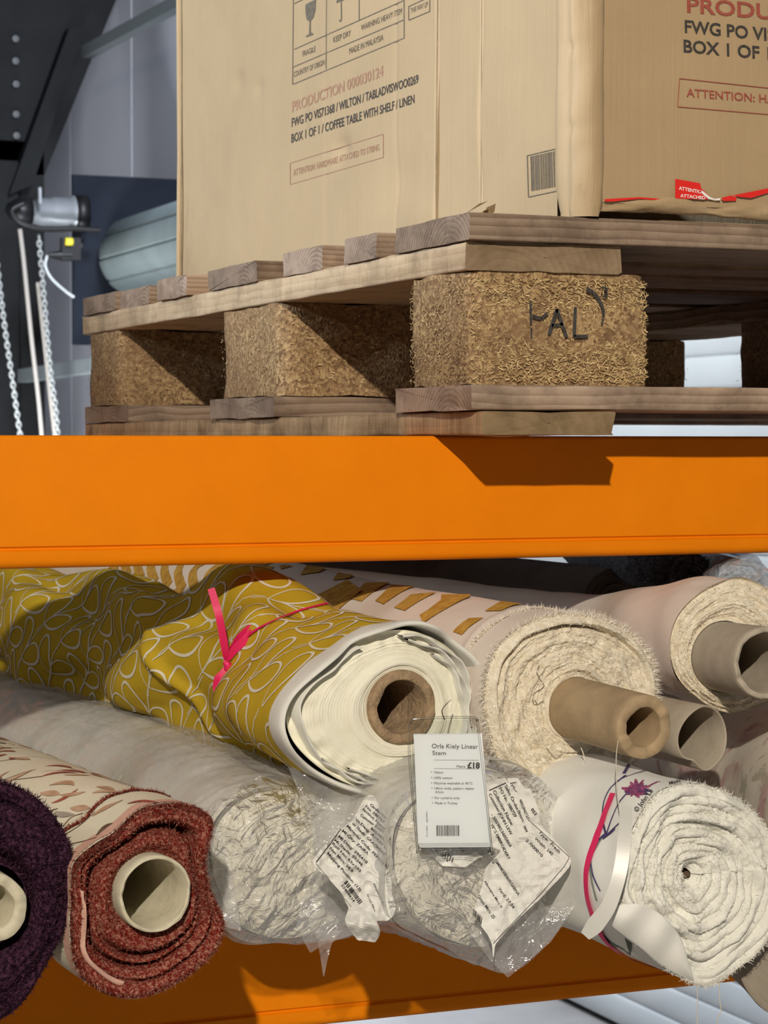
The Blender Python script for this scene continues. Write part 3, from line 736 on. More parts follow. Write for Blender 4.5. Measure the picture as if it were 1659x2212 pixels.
class Roll:
    """frame of one roll: end centre given by photograph position and depth, axis by its vanishing point"""
    def __init__(s, u, v, t, vx=-1700, vy=960, outline=None, r=None, smooth=5):
        s.c = at(u, v, t); s.d = nrm(ray(vx, vy)); s.t = t
        s.e1 = nrm(np.cross(s.d, (0, 0, 1.))); s.e2 = np.cross(s.e1, s.d)
        s.phi = np.linspace(0, 2*PI, 361)[:-1]
        if outline is not None:
            q = np.array([s.onplane(*p) for p in outline])
            s.tab = s.table(q, smooth)
        else: s.tab = np.full(360, r)
        s.rm = s.tab.mean()
    def onplane(s, u, v):
        r = ray(u, v); k = ((s.c-CAM)@s.d)/(r@s.d); p = CAM+r*k-s.c
        return p@s.e1, p@s.e2
    def table(s, q, smooth):
        a = np.arctan2(q[:, 1], q[:, 0]) % (2*PI); R = np.hypot(q[:, 0], q[:, 1]); o = np.argsort(a)
        a = np.concatenate([a[o]-2*PI, a[o], a[o]+2*PI]); R = np.tile(R[o], 3)
        t = np.interp(s.phi, a, R)
        if smooth:
            k = np.exp(-.5*(np.arange(-30, 31)/smooth)**2); k /= k.sum()
            t = np.convolve(np.tile(t, 3), k, 'same')[360:720]
        return t
    def R0(s, phi): return np.interp(np.asarray(phi) % (2*PI), np.append(s.phi, 2*PI), np.append(s.tab, s.tab[0]))
    def pt(s, along, phi, rad, oc=(0, 0)):
        along, phi, rad = np.broadcast_arrays(np.asarray(along, float), phi, rad)
        return s.c+along[..., None]*s.d+(rad*np.cos(phi)+oc[0])[..., None]*s.e1+(rad*np.sin(phi)+oc[1])[..., None]*s.e2
    def body_fn(s, round_over=.35, folds=None, r_back=None, flare=0):
        rb = s.rm if r_back is None else r_back
        def R(along, phi):
            k = np.clip(along/round_over, 0, 1); k = k*k*(3-2*k)
            r = s.R0(phi)*(1-k)+rb*k
            if folds is not None: r = r+folds(along, phi)
            return r
        return R
    def build_body(s, mb, R, L=1.35, s0=0, ns=150, nphi=180, mi=0, dens=1.7):
        al = s0+(L-s0)*np.linspace(0, 1, ns)**dens; ph = np.arange(nphi)*2*PI/nphi
        A, PHI = np.meshgrid(al, ph, indexing='ij'); P = s.pt(A, PHI, R(A, PHI))
        mb.grid(P, True, mi, uv=np.stack([A, PHI*s.rm], -1), flip=True)
        back = P[-1]; mb.add(back, [list(range(nphi))[::-1]], mi)
        s.R = R; return P
    def surf(s, al, ph, eps=1e-3):
        al = np.asarray(al, float); ph = np.asarray(ph, float)
        p = s.pt(al, ph, s.R(al, ph)); pa = s.pt(al+eps, ph, s.R(al+eps, ph)); pb = s.pt(al, ph+eps*8, s.R(al, ph+eps*8))
        n = np.cross(pa-p, pb-p); n /= np.linalg.norm(n, axis=-1)[..., None]+1e-12
        rad = np.cos(ph)[..., None]*s.e1+np.sin(ph)[..., None]*s.e2
        n *= np.sign((n*rad).sum(-1))[..., None]
        return p, n
    def strip(s, mb, sa, w, mi=1, lift=.0004):   # sa: (along, angle) pairs
        sa = np.asarray(sa, float); p, n = s.surf(sa[:, 0], sa[:, 1]); ribbon(mb, p, n, w, mi, lift)
    def cap(s, mb, rin, h, nr=70, nphi=240, oc=(0, 0), mi=0, tone=None, rout=None, s0=0):
        """end of the roll: relief h(rho, phi) towards the viewer between the core and the outline"""
        ph = np.arange(nphi)*2*PI/nphi; rho = np.linspace(0, 1, nr)
        ro = (s.R0(ph) if rout is None else rout(ph))
        inner = np.stack([oc[0]+rin*np.cos(ph), oc[1]+rin*np.sin(ph)], -1); outer = np.stack([ro*np.cos(ph), ro*np.sin(ph)], -1)
        RH, PHI = np.meshgrid(rho, ph, indexing='ij')
        xy = inner[None]*(1-RH[..., None])+outer[None]*RH[..., None]
        H = h(RH, PHI); H = H*(1-RH**14)+.0004*RH**14
        P = s.c+xy[..., :1]*s.e1+xy[..., 1:]*s.e2+(s0-H)[..., None]*s.d
        mb.grid(P, True, mi, uv=xy, flip=False, tone=tone); return P
def layers(N, amp=.0012, wav=.0015, seed=0, k=3, fine=.0003, lump=.0):
    """wound layers: every layer edge a rounded ridge at a height of its own"""
    def h(rho, phi):
        w = .25/N*np.sin(3*phi+seed)+.5/N*cn(phi, 1.7, 1.1, seed)*2
        x = (rho+w*(1-rho)*rho*4)*N+phi/(2*PI); l = np.floor(x); f = x-l
        off = wav*(cn(phi, 0, .8, seed)*0+2*vn(l*1.37+5, np.cos(phi)*k*.5+l*.1, seed+1)+1.5*vn(l*1.37+9, np.sin(phi)*k*.5, seed+2))
        return off+amp*np.sqrt(np.clip(1-(2*f-1)**2, 0, 1))+fine*vn(np.cos(phi)*60*rho+50, np.sin(phi)*60*rho, seed+4)*2+lump*fbm(np.cos(phi)*7*rho, np.sin(phi)*7*rho, seed+9)
    return h
def fuzz(mb, pts, nr, n, ln, wd, mi=0, spread=.6, tone=(.5, .3)):
    idx = rng.integers(0, len(pts), n); p = pts[idx]+rng.normal(0, .0006, (n, 3)); d = nr[idx]+rng.normal(0, spread, (n, 3)); d /= np.linalg.norm(d, axis=1)[:, None]
    s_ = np.cross(d, rng.normal(0, 1, (n, 3))); s_ /= np.linalg.norm(s_, axis=1)[:, None]
    L = ln*rng.uniform(.4, 1.2, (n, 1)); a = p-s_*wd/2-d*.0004; b_ = p+s_*wd/2-d*.0004; c = p+d*L
    V = np.stack([a, b_, c], 1).reshape(-1, 3); f = [(3*i, 3*i+1, 3*i+2) for i in range(n)]
    mb.add(V, f, mi, np.clip(rng.normal(tone[0], tone[1], n), 0, 1))
def grid_normals(P, wrap=True):
    a = np.gradient(P, axis=0); b_ = (np.roll(P, -1, 1)-np.roll(P, 1, 1)) if wrap else np.gradient(P, axis=1)
    n = np.cross(a, b_); return n/(np.linalg.norm(n, axis=-1)[..., None]+1e-12)
def tube(roll, mb, r_out, r_in, s0, s1, oc=(0, 0), rag=.001, n=64, seed=0, wob=.0, mi=0, wi_=1.5):
    ph = np.arange(n)*2*PI/n; rg = rag*(vn(np.cos(ph)*4+seed, np.sin(ph)*4, seed)*2+.35*vn(np.cos(ph)*11, np.sin(ph)*11+seed, seed))
    wo = 1+wob*(cn(ph, seed, 1.3, seed)*2+.2*cn(ph, seed+3, 2, seed)); wi = 1+wob*wi_*(cn(ph, seed+.4, 1.4, seed)*2+.25*cn(ph, seed+7, 3, seed))
    rows = [(s1, r_out, 1), (s0+.02, r_out, 1), (s0+.006, r_out, 1), (s0+.001, r_out*.995, 1), (s0, r_out*.97, 1), (s0+.0004, (r_out+r_in)/2, .8), (s0, r_in*1.04, 1), (s0+.0015, r_in, 1), (s0+.02, r_in, 1), (s0+.1, r_in, 0), (s1, r_in, 0)]
    G = []
    for k, (a, r, w) in enumerate(rows):
        e = wo if k < 5 else (wo+wi)/2 if k == 5 else wi
        f_ = 1+(e-1)*np.clip(1-(a-s0)/.06, 0, 1)
        layer = .0005*np.sin(k*2+ph*3) if 4 <= k <= 6 else 0
        G.append(roll.pt(a+rg*w*np.clip(1-(a-s0)/.02, 0, 1)+layer, ph, r*f_, oc))
    mb.grid(np.array(G), True, mi, flip=True); mb.add(G[-1], [list(range(n))], mi)
def bvh(mb):
    V = mb.verts(); return BVHTree.FromPolygons([tuple(x) for x in V], mb.f)
def cast(tree, u, v):
    r = Vector(nrm(ray(u, v))); h = tree.ray_cast(Vector(CAM), r)
    if h[0] is None: return None, None
    n = np.array(h[1]); n = n if n@np.array(r) < 0 else -n
    return np.array(h[0]), n
def on_surf(tree, pts, n=40):
    q = smooth_pts([(a, b_, 0) for a, b_ in pts], n)[:, :2]; P = []; N = []
    for u, v in q:
        p, nn = cast(tree, u, v)
        if p is not None: P.append(p); N.append(nn)
    N = np.array(N)
    if len(N) > 4:
        for k in range(2): N[1:-1] = (N[:-2]+N[1:-1]*2+N[2:])/4
    return np.array(P), N

def cream(name, a, b_, **k): return cloth(name, a, b_, **k)
M['yellow'] = cloth('mustard_cotton', (.47, .325, .020), (.53, .365, .026), 30, 1500, .25, .0003, .75)
M['offwhite'] = cloth('white_print_ink', (.66, .62, .50), (.72, .68, .57), 40, 1500, .25, .0003, .8)
M['reverse'] = cloth('white_cotton_reverse', (.66, .65, .60), (.74, .73, .69), 40, 1300, .35, .0004, .85)
M['layers'] = cloth('cream_layer_edges', (.76, .73, .60), (.84, .82, .71), 60, 700, .3, .0003, .9)
M['kraft'] = plain('kraft_cardboard_tube', (.37, .265, .155), .75, nscale=60, namp=.18, bs_=.4, bscale=250)
M['kraft_grey'] = plain('grey_cardboard_tube', (.40, .345, .275), .75, nscale=60, namp=.12, bs_=.4, bscale=250)
M['pulp'] = plain('torn_brown_pulp', (.34, .235, .14), .9, nscale=140, namp=.3, bs_=.9, bscale=300, bdist=.002)
M['board_cream'] = plain('cream_cardboard_tube', (.58, .53, .40), .8, nscale=120, namp=.12, bs_=.6, bscale=300)
M['boucle'] = cloth('cream_boucle_edge', (.66, .57, .43), (.84, .78, .66), 190, 520, .7, .0012, .95)
M['boucle_fray'] = toned('frayed_threads', (.52, .43, .30), (.72, .64, .52), (.88, .84, .77), .95)
M['pinkcream'] = cloth('pale_pink_cream_cloth', (.71, .62, .55), (.78, .70, .63), 12, 900, .35, .0005, .9)
M['gold'] = cloth('gold_embroidery', (.42, .22, .035), (.66, .40, .09), 120, 380, 1, .0014, .7)
M['chen_red'] = chenille('red_chenille', (.17, .014, .010), (.62, .33, .24), 520, lo=.44, hi=.80)
M['selv'] = cloth('pink_selvedge', (.58, .33, .26), (.66, .42, .34), 300, 1500, .5, .0004)
M['leafbase'] = cloth('cream_print_ground', (.66, .61, .48), (.73, .68, .55), 20, 1200, .3, .0004, .9)
M['leaf_red'] = cloth('red_leaf_print', (.28, .06, .045), (.44, .15, .10), 90, 1200, .3, .0003)
M['leaf_brown'] = cloth('brown_leaf_print', (.40, .22, .13), (.58, .40, .28), 90, 1200, .3, .0003)
M['leaf_grey'] = cloth('grey_leaf_print', (.28, .24, .20), (.44, .39, .32), 90, 1200, .3, .0003)
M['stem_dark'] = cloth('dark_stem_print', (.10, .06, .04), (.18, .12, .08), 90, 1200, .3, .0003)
M['chen_purple'] = chenille('purple_chenille', (.012, .003, .010), (.115, .045, .085), 430, lo=.40, hi=.78)
M['greige'] = cloth('cream_cloth_under_film', (.70, .665, .57), (.80, .77, .68), 14, 300, .5, .0008, .9, big=(16, .48, .75, (.50, .45, .34)))
M['whitecloth'] = cloth('white_cotton', (.74, .73, .69), (.80, .79, .76), 20, 900, .35, .0005, .9)
M['fluffwhite'] = cloth('white_layer_edges', (.70, .69, .63), (.79, .78, .73), 120, 500, .6, .0006, .95)
M['film'] = film('clear_plastic_film', .30, wr=.6)
M['film_end'] = film('crumpled_plastic_film', .15, wr=1.0, scale=(70, 30, 70), rough=.10, gloss=.9)
M['film_thin'] = film('thin_plastic_film', .20, wr=.7, rough=.10, gloss=.8)
M['pink'] = plain('pink_ribbon', (.72, .012, .115), .5, bs_=.3, bscale=900)
M['charcoal'] = cloth('charcoal_brown_cloth', (.085, .068, .060), (.12, .098, .088), 20, 900, .4, .0005, .9)
M['paper'] = plain('white_paper', (.70, .69, .66), .7, nscale=20, namp=.04, bs_=.35, bscale=60, bdist=.002)
M['card_white'] = plain('white_card', (.76, .77, .80), .5)
M['purple_thread'] = plain('purple_embroidery', (.055, .035, .13), .8)
M['magenta'] = cloth('magenta_embroidery', (.22, .03, .10), (.45, .12, .24), 200, 600, .8, .001)
M['greenleaf'] = plain('dark_green_leaf_print', (.10, .12, .10), .85)
M['greygreen'] = plain('grey_green_stem', (.22, .25, .21), .85)
M['strap'] = plain('translucent_plastic_strap', (.60, .59, .56), .35)
M['thread'] = plain('loose_thread', (.62, .56, .46), .9)
M['greyroll'] = cloth('grey_beige_cloth', (.25, .215, .17), (.31, .27, .22), 16, 900, .4, .0005, .9)
M['knit'] = chenille('dark_grey_knit', (.012, .012, .014), (.10, .10, .11), 300)
def floral():
    m, nt, b = new_mat('pink_floral_cloth'); co = coords(nt)
    a = ramp(nt, noise(nt, co, 14, 5, .65, .8), [(.52, 0.), (.60, .8)])
    g = ramp(nt, noise(nt, coords(nt, loc=(3, 1, 2)), 18, 5, .65, 1.5), [(.56, 0.), (.62, .7)])
    base = ramp(nt, noise(nt, co, 9, 3), [(.3, (.60, .54, .45)), (.7, (.69, .64, .56))])
    pk = ramp(nt, noise(nt, co, 90, 4, .7), [(.35, (.36, .15, .16)), (.6, (.56, .36, .35))])
    c = mixc(nt, a, base, pk); c = mixc(nt, g, c, (.36, .34, .24))
    nt.links.new(c, b.inputs['Base Color']); b.inputs['Roughness'].default_value = .9; bump(nt, b, noise(nt, co, 900, 3), .3, .0005); return m
M['floral'] = floral()
def goldmix():
    m, nt, b = new_mat('cream_with_gold_patches'); co = coords(nt)
    a = ramp(nt, noise(nt, co, 26, 2, .4, 1), [(.54, 0.), (.58, 1.)])
    c = mixc(nt, a, (.66, .58, .48), (.55, .33, .09))
    nt.links.new(c, b.inputs['Base Color']); b.inputs['Roughness'].default_value = .9; return m
M['goldmix'] = goldmix()

def roll_thing(R, label, group='fabric rolls lying across the rack beams', name='fabric_roll'):
    return thing(name, R.c+R.d*.6, label, 'fabric roll', group)

# --- mustard roll with white loop print ------------------------------------------------
O = [(900,1343),(850,1352),(790,1370),(730,1408),(660,1470),(612,1525),(598,1565),(610,1605),(650,1645),(700,1680),(760,1706),(830,1718),(900,1716),(960,1705),(1020,1680),(1056,1645),(1062,1600),(1050,1545),(1046,1485),(1022,1430),(985,1390),(940,1358)]
Ry = Roll(868, 1530, 1.42, -1720, 960, O, smooth=4)
def yfold(al, ph):
    tie = np.exp(-((al-.115-.02*np.sin(ph))/.02)**2)*-.0035
    w = np.clip((al-.10)/.08, 0, 1)*np.clip((.95-al)/.3, 0, 1)
    a = ph*1.0
    f = .0085*np.sin(2.2*a+al*23+1.2*np.sin(3*ph))*w+.005*np.sin(5*a-al*31+1)*w+.0035*fbm(np.cos(ph)*1.5+al*7, np.sin(ph)*1.5+al*3, 5)*w
    top = .014*np.exp(-((al-.235-.06*(ph-1.7))/.07)**2)*np.exp(-((((ph-1.75+PI) % (2*PI))-PI)/.75)**2)
    ridge = .007*np.exp(-((al-.26+.10*(ph-3.0))/.012)**2)*np.exp(-((ph-3.2)/.9)**2)
    front = .0012*np.sin(7*ph+al*40)*np.clip(al/.03, 0, 1)*(1-w)
    return tie+f+top+ridge+front
ty = roll_thing(Ry, 'mustard yellow cotton roll printed with white looped stems, tied with pink ribbon')
body = MB(); Rb = Ry.body_fn(.30, yfold, .053)
Py = Ry.build_body(body, Rb, 1.35, 0, 220, 240)
ytree = bvh(body)
# printed loops: pairs of open leaf shapes on slanting stems
def loops(mb):
    r = Ry.rm; sdir = np.array([-.72, .69])      # along / around (towards the top)
    sperp = np.array([.69, .72])
    for k in range(-13, 28):
        for j in range(-14, 20):
            o = sperp*(.040*k)+sdir*(.0465*j+.023*(k % 2))
            jit = .0015*np.array([random.gauss(0, 1), random.gauss(0, 1)])
            base = o+jit
            for sg in (1, -1):
                ang = math.atan2(sdir[1], sdir[0])+sg*(.55 if sg > 0 else .60); L = .037; Wd = .0195
                ax = np.array([math.cos(ang), math.sin(ang)]); px = np.array([-ax[1], ax[0]])
                tt = np.linspace(.12, 2*PI-.12, 30); x = L*(1-np.cos(tt))/2; y = Wd/2*np.sin(tt)*np.abs(np.sin(tt/2))**.8*1.15
                sa = base+np.outer(x, ax)+np.outer(y, px)
                if sa[:, 0].min() < .004 or sa[:, 0].max() > 1.25: continue
                ph = 2.6-sa[:, 1]/r
                if ph.max() > 2*PI+.2 or ph.min() < -.1+.0: continue
                wd = .0011+.0013*np.sin(tt/2)**2+.0005*np.sin(tt)
                Ry.strip(mb, np.stack([sa[:, 0], ph], 1), wd, 1, .0005)
            # the stem running on to the next pair
            tt = np.linspace(-.012, .047, 8); sa = base+np.outer(tt, sdir)
            if sa[:, 0].min() < .004 or sa[:, 0].max() > 1.25: continue
            ph = 2.6-sa[:, 1]/r
            if ph.max() > 2*PI+.2 or ph.min() < -.1: continue
            Ry.strip(mb, np.stack([sa[:, 0], ph], 1), .0011, 1, .0005)
loops(body)
obj('printed_cloth', body, [M['yellow'], M['offwhite']], ty)
# white turned hem of the outer layer, and its pale reverse
b = MB(); ph = np.arange(300)*2*PI/300
hem = []
for a, dr in ((.016, .0004), (.008, .0010), (.0, .0012), (-.0045, .0005), (-.005, -.001), (-.001, -.0022), (.02, -.003), (.05, -.004)):
    wv = .0025*np.sin(9*ph)+.002*cn(ph, 3, 2.5, 7)*2
    k = 1+0*ph if a > .005 else 1.
    hem.append(Ry.pt(a+wv*(.012-min(a, .012))/.016, ph, Rb(np.full(300, max(a, 0)), ph)+dr))
b.grid(np.array(hem), True, flip=False); obj('white_hem', b, M['reverse'], ty)
# the wound inner layers
b = MB(); ocy = ((Ry.onplane(868, 1527)))
Oi = [(880,1362),(798,1380),(714,1428),(642,1496),(619,1545),(628,1592),(668,1636),(722,1676),(788,1702),(860,1700),(930,1695),(1000,1665),(1032,1610),(1030,1540),(1020,1470),(985,1410),(935,1378)]
tabi = Ry.table(np.array([Ry.onplane(*p) for p in Oi]), 6)
Roi = lambda p: np.interp(np.asarray(p) % (2*PI), np.append(Ry.phi, 2*PI), np.append(tabi, tabi[0]))
lay1 = layers(28, .0006, .0004, 3, 2, fine=.0001)
def hy(rho, phi):
    base = lay1(rho, phi)
    fl = np.clip((rho-.52)/.48, 0, 1)          # slack outer layers falling back and rippling
    tr = (np.sin(17*phi+9*rho)+np.sin(29*phi-5*rho))*.0012*fl
    side = np.clip(np.cos(phi-2.9), 0, 1)
    return base-.004*fl*(1+.5*np.sin(3*phi))+tr-.018*np.clip((rho-.78)/.22, 0, 1)*side**2+.0035*np.exp(-((rho-.2)/.12)**2)
Ry.cap(b, .0225, hy, 110, 300, ocy, 0, rout=Roi, s0=.0035)
obj('wound_layers', b, M['layers'], ty)
b = MB()
for k, (f0, f1, ph0, ph1, a0) in enumerate(((.90, .93, 2.2, 4.7, -.001), (.80, .82, -1.2, 1.0, -.002), (.86, .885, -1.0, 1.5, -.0025), (.93, .955, -.8, 1.6, -.003), (.84, .86, 3.9, 5.3, -.001), (.92, .945, 3.6, 5.6, -.002))):
    p_ = np.linspace(ph0, ph1, 120); wv = .0016*np.sin(11*p_+k*2)+.0012*np.sin(23*p_+k)
    rr = Roi(p_)*(f0+.02*np.sin(9*p_+k*3)); rows = []
    for a, dr in ((.02, 0), (a0+wv*.5, 0), (a0-.001+wv*.5, .0006), (a0+wv*.5, .0013), (.02, .0016)):
        rows.append(Ry.pt(np.full(120, a) if np.isscalar(a) else a, p_, rr+dr))
    b.grid(np.array(rows))
obj('loose_layer', b, M['reverse'], ty)
b = MB(); tube(Ry, b, .0232, .0168, -.002, 1.3, ocy, .0012, 96, 3, .012, wi_=5)
nn = None; obj('cardboard_core', b, M['pulp'], ty, label='brown cardboard core with torn rim')
# ribbon: round the roll, a knot with a loop and two tails
rb = MB()
P, N = on_surf(ytree, [(498, 1402), (530, 1380), (570, 1355), (640, 1325), (715, 1304)], 50); ribbon(rb, P, N, .0022, 0, .0015)
p_ = np.linspace(1.6, -3.4, 120); Ry.R = Rb
sA = .115+.02*np.sin(p_)
kn, kN = cast(ytree, 490, 1440)
def strip_px(mb, pts, dt, w, n=30, tw=0):
    """ribbon tail through photograph positions at a given depth ahead of the knot"""
    q = smooth_pts([at(u, v, proj(kn)[2]-d_) for (u, v), d_ in zip(pts, dt)], n); vd = CAM-q; vd /= np.linalg.norm(vd, axis=1)[:, None]
    for i in range(n): vd[i] = nrm(vd[i]+RT*math.sin(tw*i/n*3)*.8)
    w = np.interp(np.linspace(0, 1, n), np.linspace(0, 1, len(w)), w) if not np.isscalar(w) else w
    ribbon(mb, q, vd, w, 0, 0); ribbon(mb, q-vd*.0004, -vd, w, 0, 0)

strip_px(rb, [(489, 1425), (485, 1395), (475, 1340), (466, 1305), (456, 1271)], [.006, .012, .018, .018, .018], [.0035, .0052, .005, .0052, .0048])
strip_px(rb, [(492, 1425), (510, 1400), (535, 1378), (549, 1362), (540, 1356), (515, 1378), (498, 1405)], [.006, .010, .012, .010, .008, .008, .006], [.003, .0055, .0065, .006, .004, .004, .003], tw=.4)
strip_px(rb, [(490, 1440), (482, 1452), (472, 1466), (466, 1485), (467, 1503)], [.005, .006, .006, .004, .003], [.003, .004, .006, .004, .001])
strip_px(rb, [(490, 1440), (494, 1455), (490, 1470), (484, 1470), (480, 1458)], [.006, .008, .008, .007, .005], [.004, .006, .006, .005, .003])
strip_px(rb, [(493, 1445), (496, 1462), (492, 1480), (488, 1495)], [.005, .006, .005, .003], [.003, .004, .003, .001])
rb.path([at(486, 1430, proj(kn)[2]-.007), at(493, 1436, proj(kn)[2]-.008), at(490, 1448, proj(kn)[2]-.007)], [.0022, .003, .0018], 8)
obj('pink_ribbon', rb, M['pink'], ty)

# --- cream roll with gold bands and a brown core sticking out --------------------------
O = [(1250,1330),(1310,1342),(1370,1378),(1405,1425),(1415,1480),(1410,1560),(1370,1640),(1320,1695),(1285,1722),(1240,1724),(1190,1705),(1130,1680),(1075,1640),(1052,1560),(1046,1480),(1062,1415),(1105,1368),(1170,1336)]
Rg = Roll(1232, 1522, 1.455, -1700, 720, O, smooth=5)
tg = roll_thing(Rg, 'cream roll with gold chevron bands and long brown cardboard core sticking out')
body = MB(); Rbg = Rg.body_fn(.3, lambda a, p: .0012*fbm(a*9+np.cos(p), np.sin(p)*2, 8)+.0015*np.exp(-((a-.040-.01*np.sin(p*1+1))/.004)**2), .052)
Rg.build_body(body, Rbg, 1.35, 0, 160, 180)
r = Rg.rm
def bandstrip(pts, w):
    q = smooth_pts([(a, c, 0) for a, c in pts], 26)[:, :2]; Rg.strip(body, q, w, 1, .0009)
gtree = bvh(body); Z7 = lambda x, y: (500+x/2.37, 1190+y/2.37)
for pts, w in (([(640,255),(760,160),(860,128),(930,122)],.0125),([(760,268),(900,172),(1015,152)],.0115),([(862,302),(920,262),(985,222)],.0125),([(975,352),(1110,268),(1148,240),(1130,190),(1055,172)],.0125),([(1160,425),(1200,385),(1255,348)],.009),([(1340,312),(1400,282),(1485,252)],.009),([(520,190),(600,262)],.016),([(640,108),(690,92),(760,82)],.010),([(560,150),(600,110),(640,85)],.008),([(400,120),(440,80)],.010),([(160,100),(200,82)],.010),([(250,90),(290,78)],.008)):
    P, N = on_surf(gtree, [Z7(*p) for p in pts], 24)
    if len(P) > 4: ribbon(body, P, N, w*1.6, 1, .0009)
for j in range(0, 9):
    s0 = .46+.032*j
    for k in range(5):
        p0 = .15+k*.86
        Rg.strip(body, np.array([(s0+.036*abs(math.sin((x-p0)*PI/.86))-.02, x) for x in np.linspace(p0, p0+.86, 30)]), .0105, 1, .0009)
obj('embroidered_cloth', body, [M['pinkcream'], M['gold']], tg)
b = MB(); hl = layers(9, .0010, .0018, 11, 3, .0007, .004)
def hg(rho, phi): return hl(rho, phi)+.006*np.exp(-((rho-.9)/.1)**2)-.010*np.exp(-((rho-.82)/.03)**2)*np.clip(np.sin(phi), 0, 1)
ocg = Rg.onplane(1238, 1528)
P = Rg.cap(b, .0200, hg, 100, 260, ocg); N = grid_normals(P); N *= -np.sign((N@Rg.d))[..., None]
fuzz(b, P[5:].reshape(-1, 3), N[5:].reshape(-1, 3), 9000, .0016, .0004, 1, 1.1, (.7, .25))
fuzz(b, P[-2:].reshape(-1, 3), np.tile(nrm(-Rg.d), (2*260, 1))*.4+(P[-2:].reshape(-1, 3)-Rg.c)/.06, 2600, .0055, .0006, 1, .5, (.75, .2))
for pts in ([(1165, 1430), (1160, 1450), (1175, 1470), (1152, 1490), (1160, 1510)], [(1150, 1500), (1156, 1512), (1175, 1500)], [(1255, 1615), (1262, 1640), (1250, 1670), (1232, 1690)], [(1180, 1600), (1200, 1615), (1215, 1605)]):
    b.path(smooth_pts([at(u, v, 1.432) for u, v in pts], 24), .00035, 5, 1)
obj('frayed_end', b, [M['boucle'], M['boucle_fray']], tg)
# frayed selvedge line a little back from the end
b = MB(); pr = np.linspace(.3, 3.7, 400); p, n = Rg.surf(.022+.012*np.sin(pr*1.0)+.003*np.sin(pr*5), pr)
fuzz(b, p, n, 1500, .004, .0006, 0, .8, (.7, .2)); ribbon(b, p, n, .002, 0, .0008, .7)
obj('frayed_selvedge', b, M['boucle_fray'], tg)
b = MB(); tube(Rg, b, .0197, .0122, -.082, 1.3, ocg, .0010, 96, 9, .010, wi_=6)
obj('cardboard_core', b, M['kraft'], tg, label='brown cardboard core sticking out')

# --- plain pale pink roll with grey core ----------------------------------------------
O = [(1600,1244),(1640,1262),(1700,1310),(1720,1400),(1700,1480),(1640,1525),(1590,1542),(1545,1530),(1500,1500),(1462,1462),(1447,1400),(1460,1335),(1500,1290),(1550,1260)]
Rp = Roll(1580, 1400, 1.56, -900, 1050, O, smooth=6)
tp = roll_thing(Rp, 'plain pale pink cream roll with grey cardboard core at upper right')
body = MB(); Rbp = Rp.body_fn(.26, lambda a, p: .0016*np.sin(p*3+a*60)*np.clip(a/.03, 0, 1)*np.exp(-a*5)+.002*fbm(a*7+np.cos(p), np.sin(p), 3), .025)
Rp.build_body(body, Rbp, 1.3, 0, 140, 160); obj('cloth', body, M['pinkcream'], tp)
b = MB(); ocp = Rp.onplane(1560, 1418); hl2 = layers(14, .0009, .0016, 21, 3, .0008, .002)
P = Rp.cap(b, .0245, lambda r_, p_: hl2(r_, p_)+.004*np.exp(-((r_-.35)/.2)**2)-.006*np.clip((r_-.75)/.25, 0, 1), 80, 220, ocp); N = grid_normals(P); N *= -np.sign((N@Rp.d))[..., None]
fuzz(b, P[4:].reshape(-1, 3), N[4:].reshape(-1, 3), 2600, .002, .0005, 1, 1.2, (.6, .25))
obj('frayed_end', b, [M['boucle'], M['boucle_fray']], tp)
b = MB(); tube(Rp, b, .0240, .0200, -.062, 1.25, ocp, .002, 80, 5, .008); obj('cardboard_core', b, M['kraft_grey'], tp, label='grey cardboard core sticking out')

# --- charcoal roll at the back ---------------------------------------------------------
Rd = Roll(1330, 1312, 1.98, -1600, 945, r=.0345)
td = roll_thing(Rd, 'charcoal brown roll lying at the back, just below the orange beam')
body = MB(); Rd.build_body(body, Rd.body_fn(.3, lambda a, p: .002*fbm(a*5+np.cos(p), np.sin(p), 3), .0345), 1.0, 0, 60, 80)
obj('cloth', body, M['charcoal'], td)
b = MB(); P = Rd.cap(b, .010, layers(8, .001, .002, 5), 40, 120); fuzz(b, P[-3:].reshape(-1, 3), np.tile(-Rd.d, (360, 1)), 500, .006, .0008, 0, .8)
obj('rolled_end', b, M['charcoal'], td)

# --- rolls at the far upper right -------------------------------------------------------
Rk = Roll(1490, 1250, 1.75, 400, 945, r=.0185)
tk = roll_thing(Rk, 'dark grey woolly roll end at the back, beside the bluish plastic bag')
body = MB(); P = Rk.build_body(body, Rk.body_fn(.3, lambda a, p: .003*fbm(a*40+np.cos(p)*3, np.sin(p)*3, 3), .018), .5, 0, 60, 80); fuzz(body, P[:30].reshape(-1, 3), (P[:30].reshape(-1, 3)-(Rk.c+np.outer(((P[:30].reshape(-1, 3)-Rk.c)@Rk.d), Rk.d)))/.03, 3000, .006, .0009, 0, .5)
Rk.cap(body, .002, layers(6, .002, .003, 5), 30, 80); obj('cloth', body, M['knit'], tk)
M['bluebag'] = film('bluish_plastic_bag', .30, (.80, .88, .97), 1.0, (60, 60, 60))
M['bluecloth'] = cloth('blue_grey_cloth', (.32, .38, .46), (.62, .67, .72), 20, 600, .5, .001, .8)
Rq = Roll(1610, 1272, 1.70, 500, 945, r=.021)
tq = roll_thing(Rq, 'blue grey roll in a bluish plastic bag at the back, upper right')
body = MB(); Rq.build_body(body, Rq.body_fn(.3, None, .020), .5, .02, 40, 70); Rq.cap(body, .003, layers(7, .002, .004, 8), 30, 80, s0=.02); obj('cloth', body, M['bluecloth'], tq)
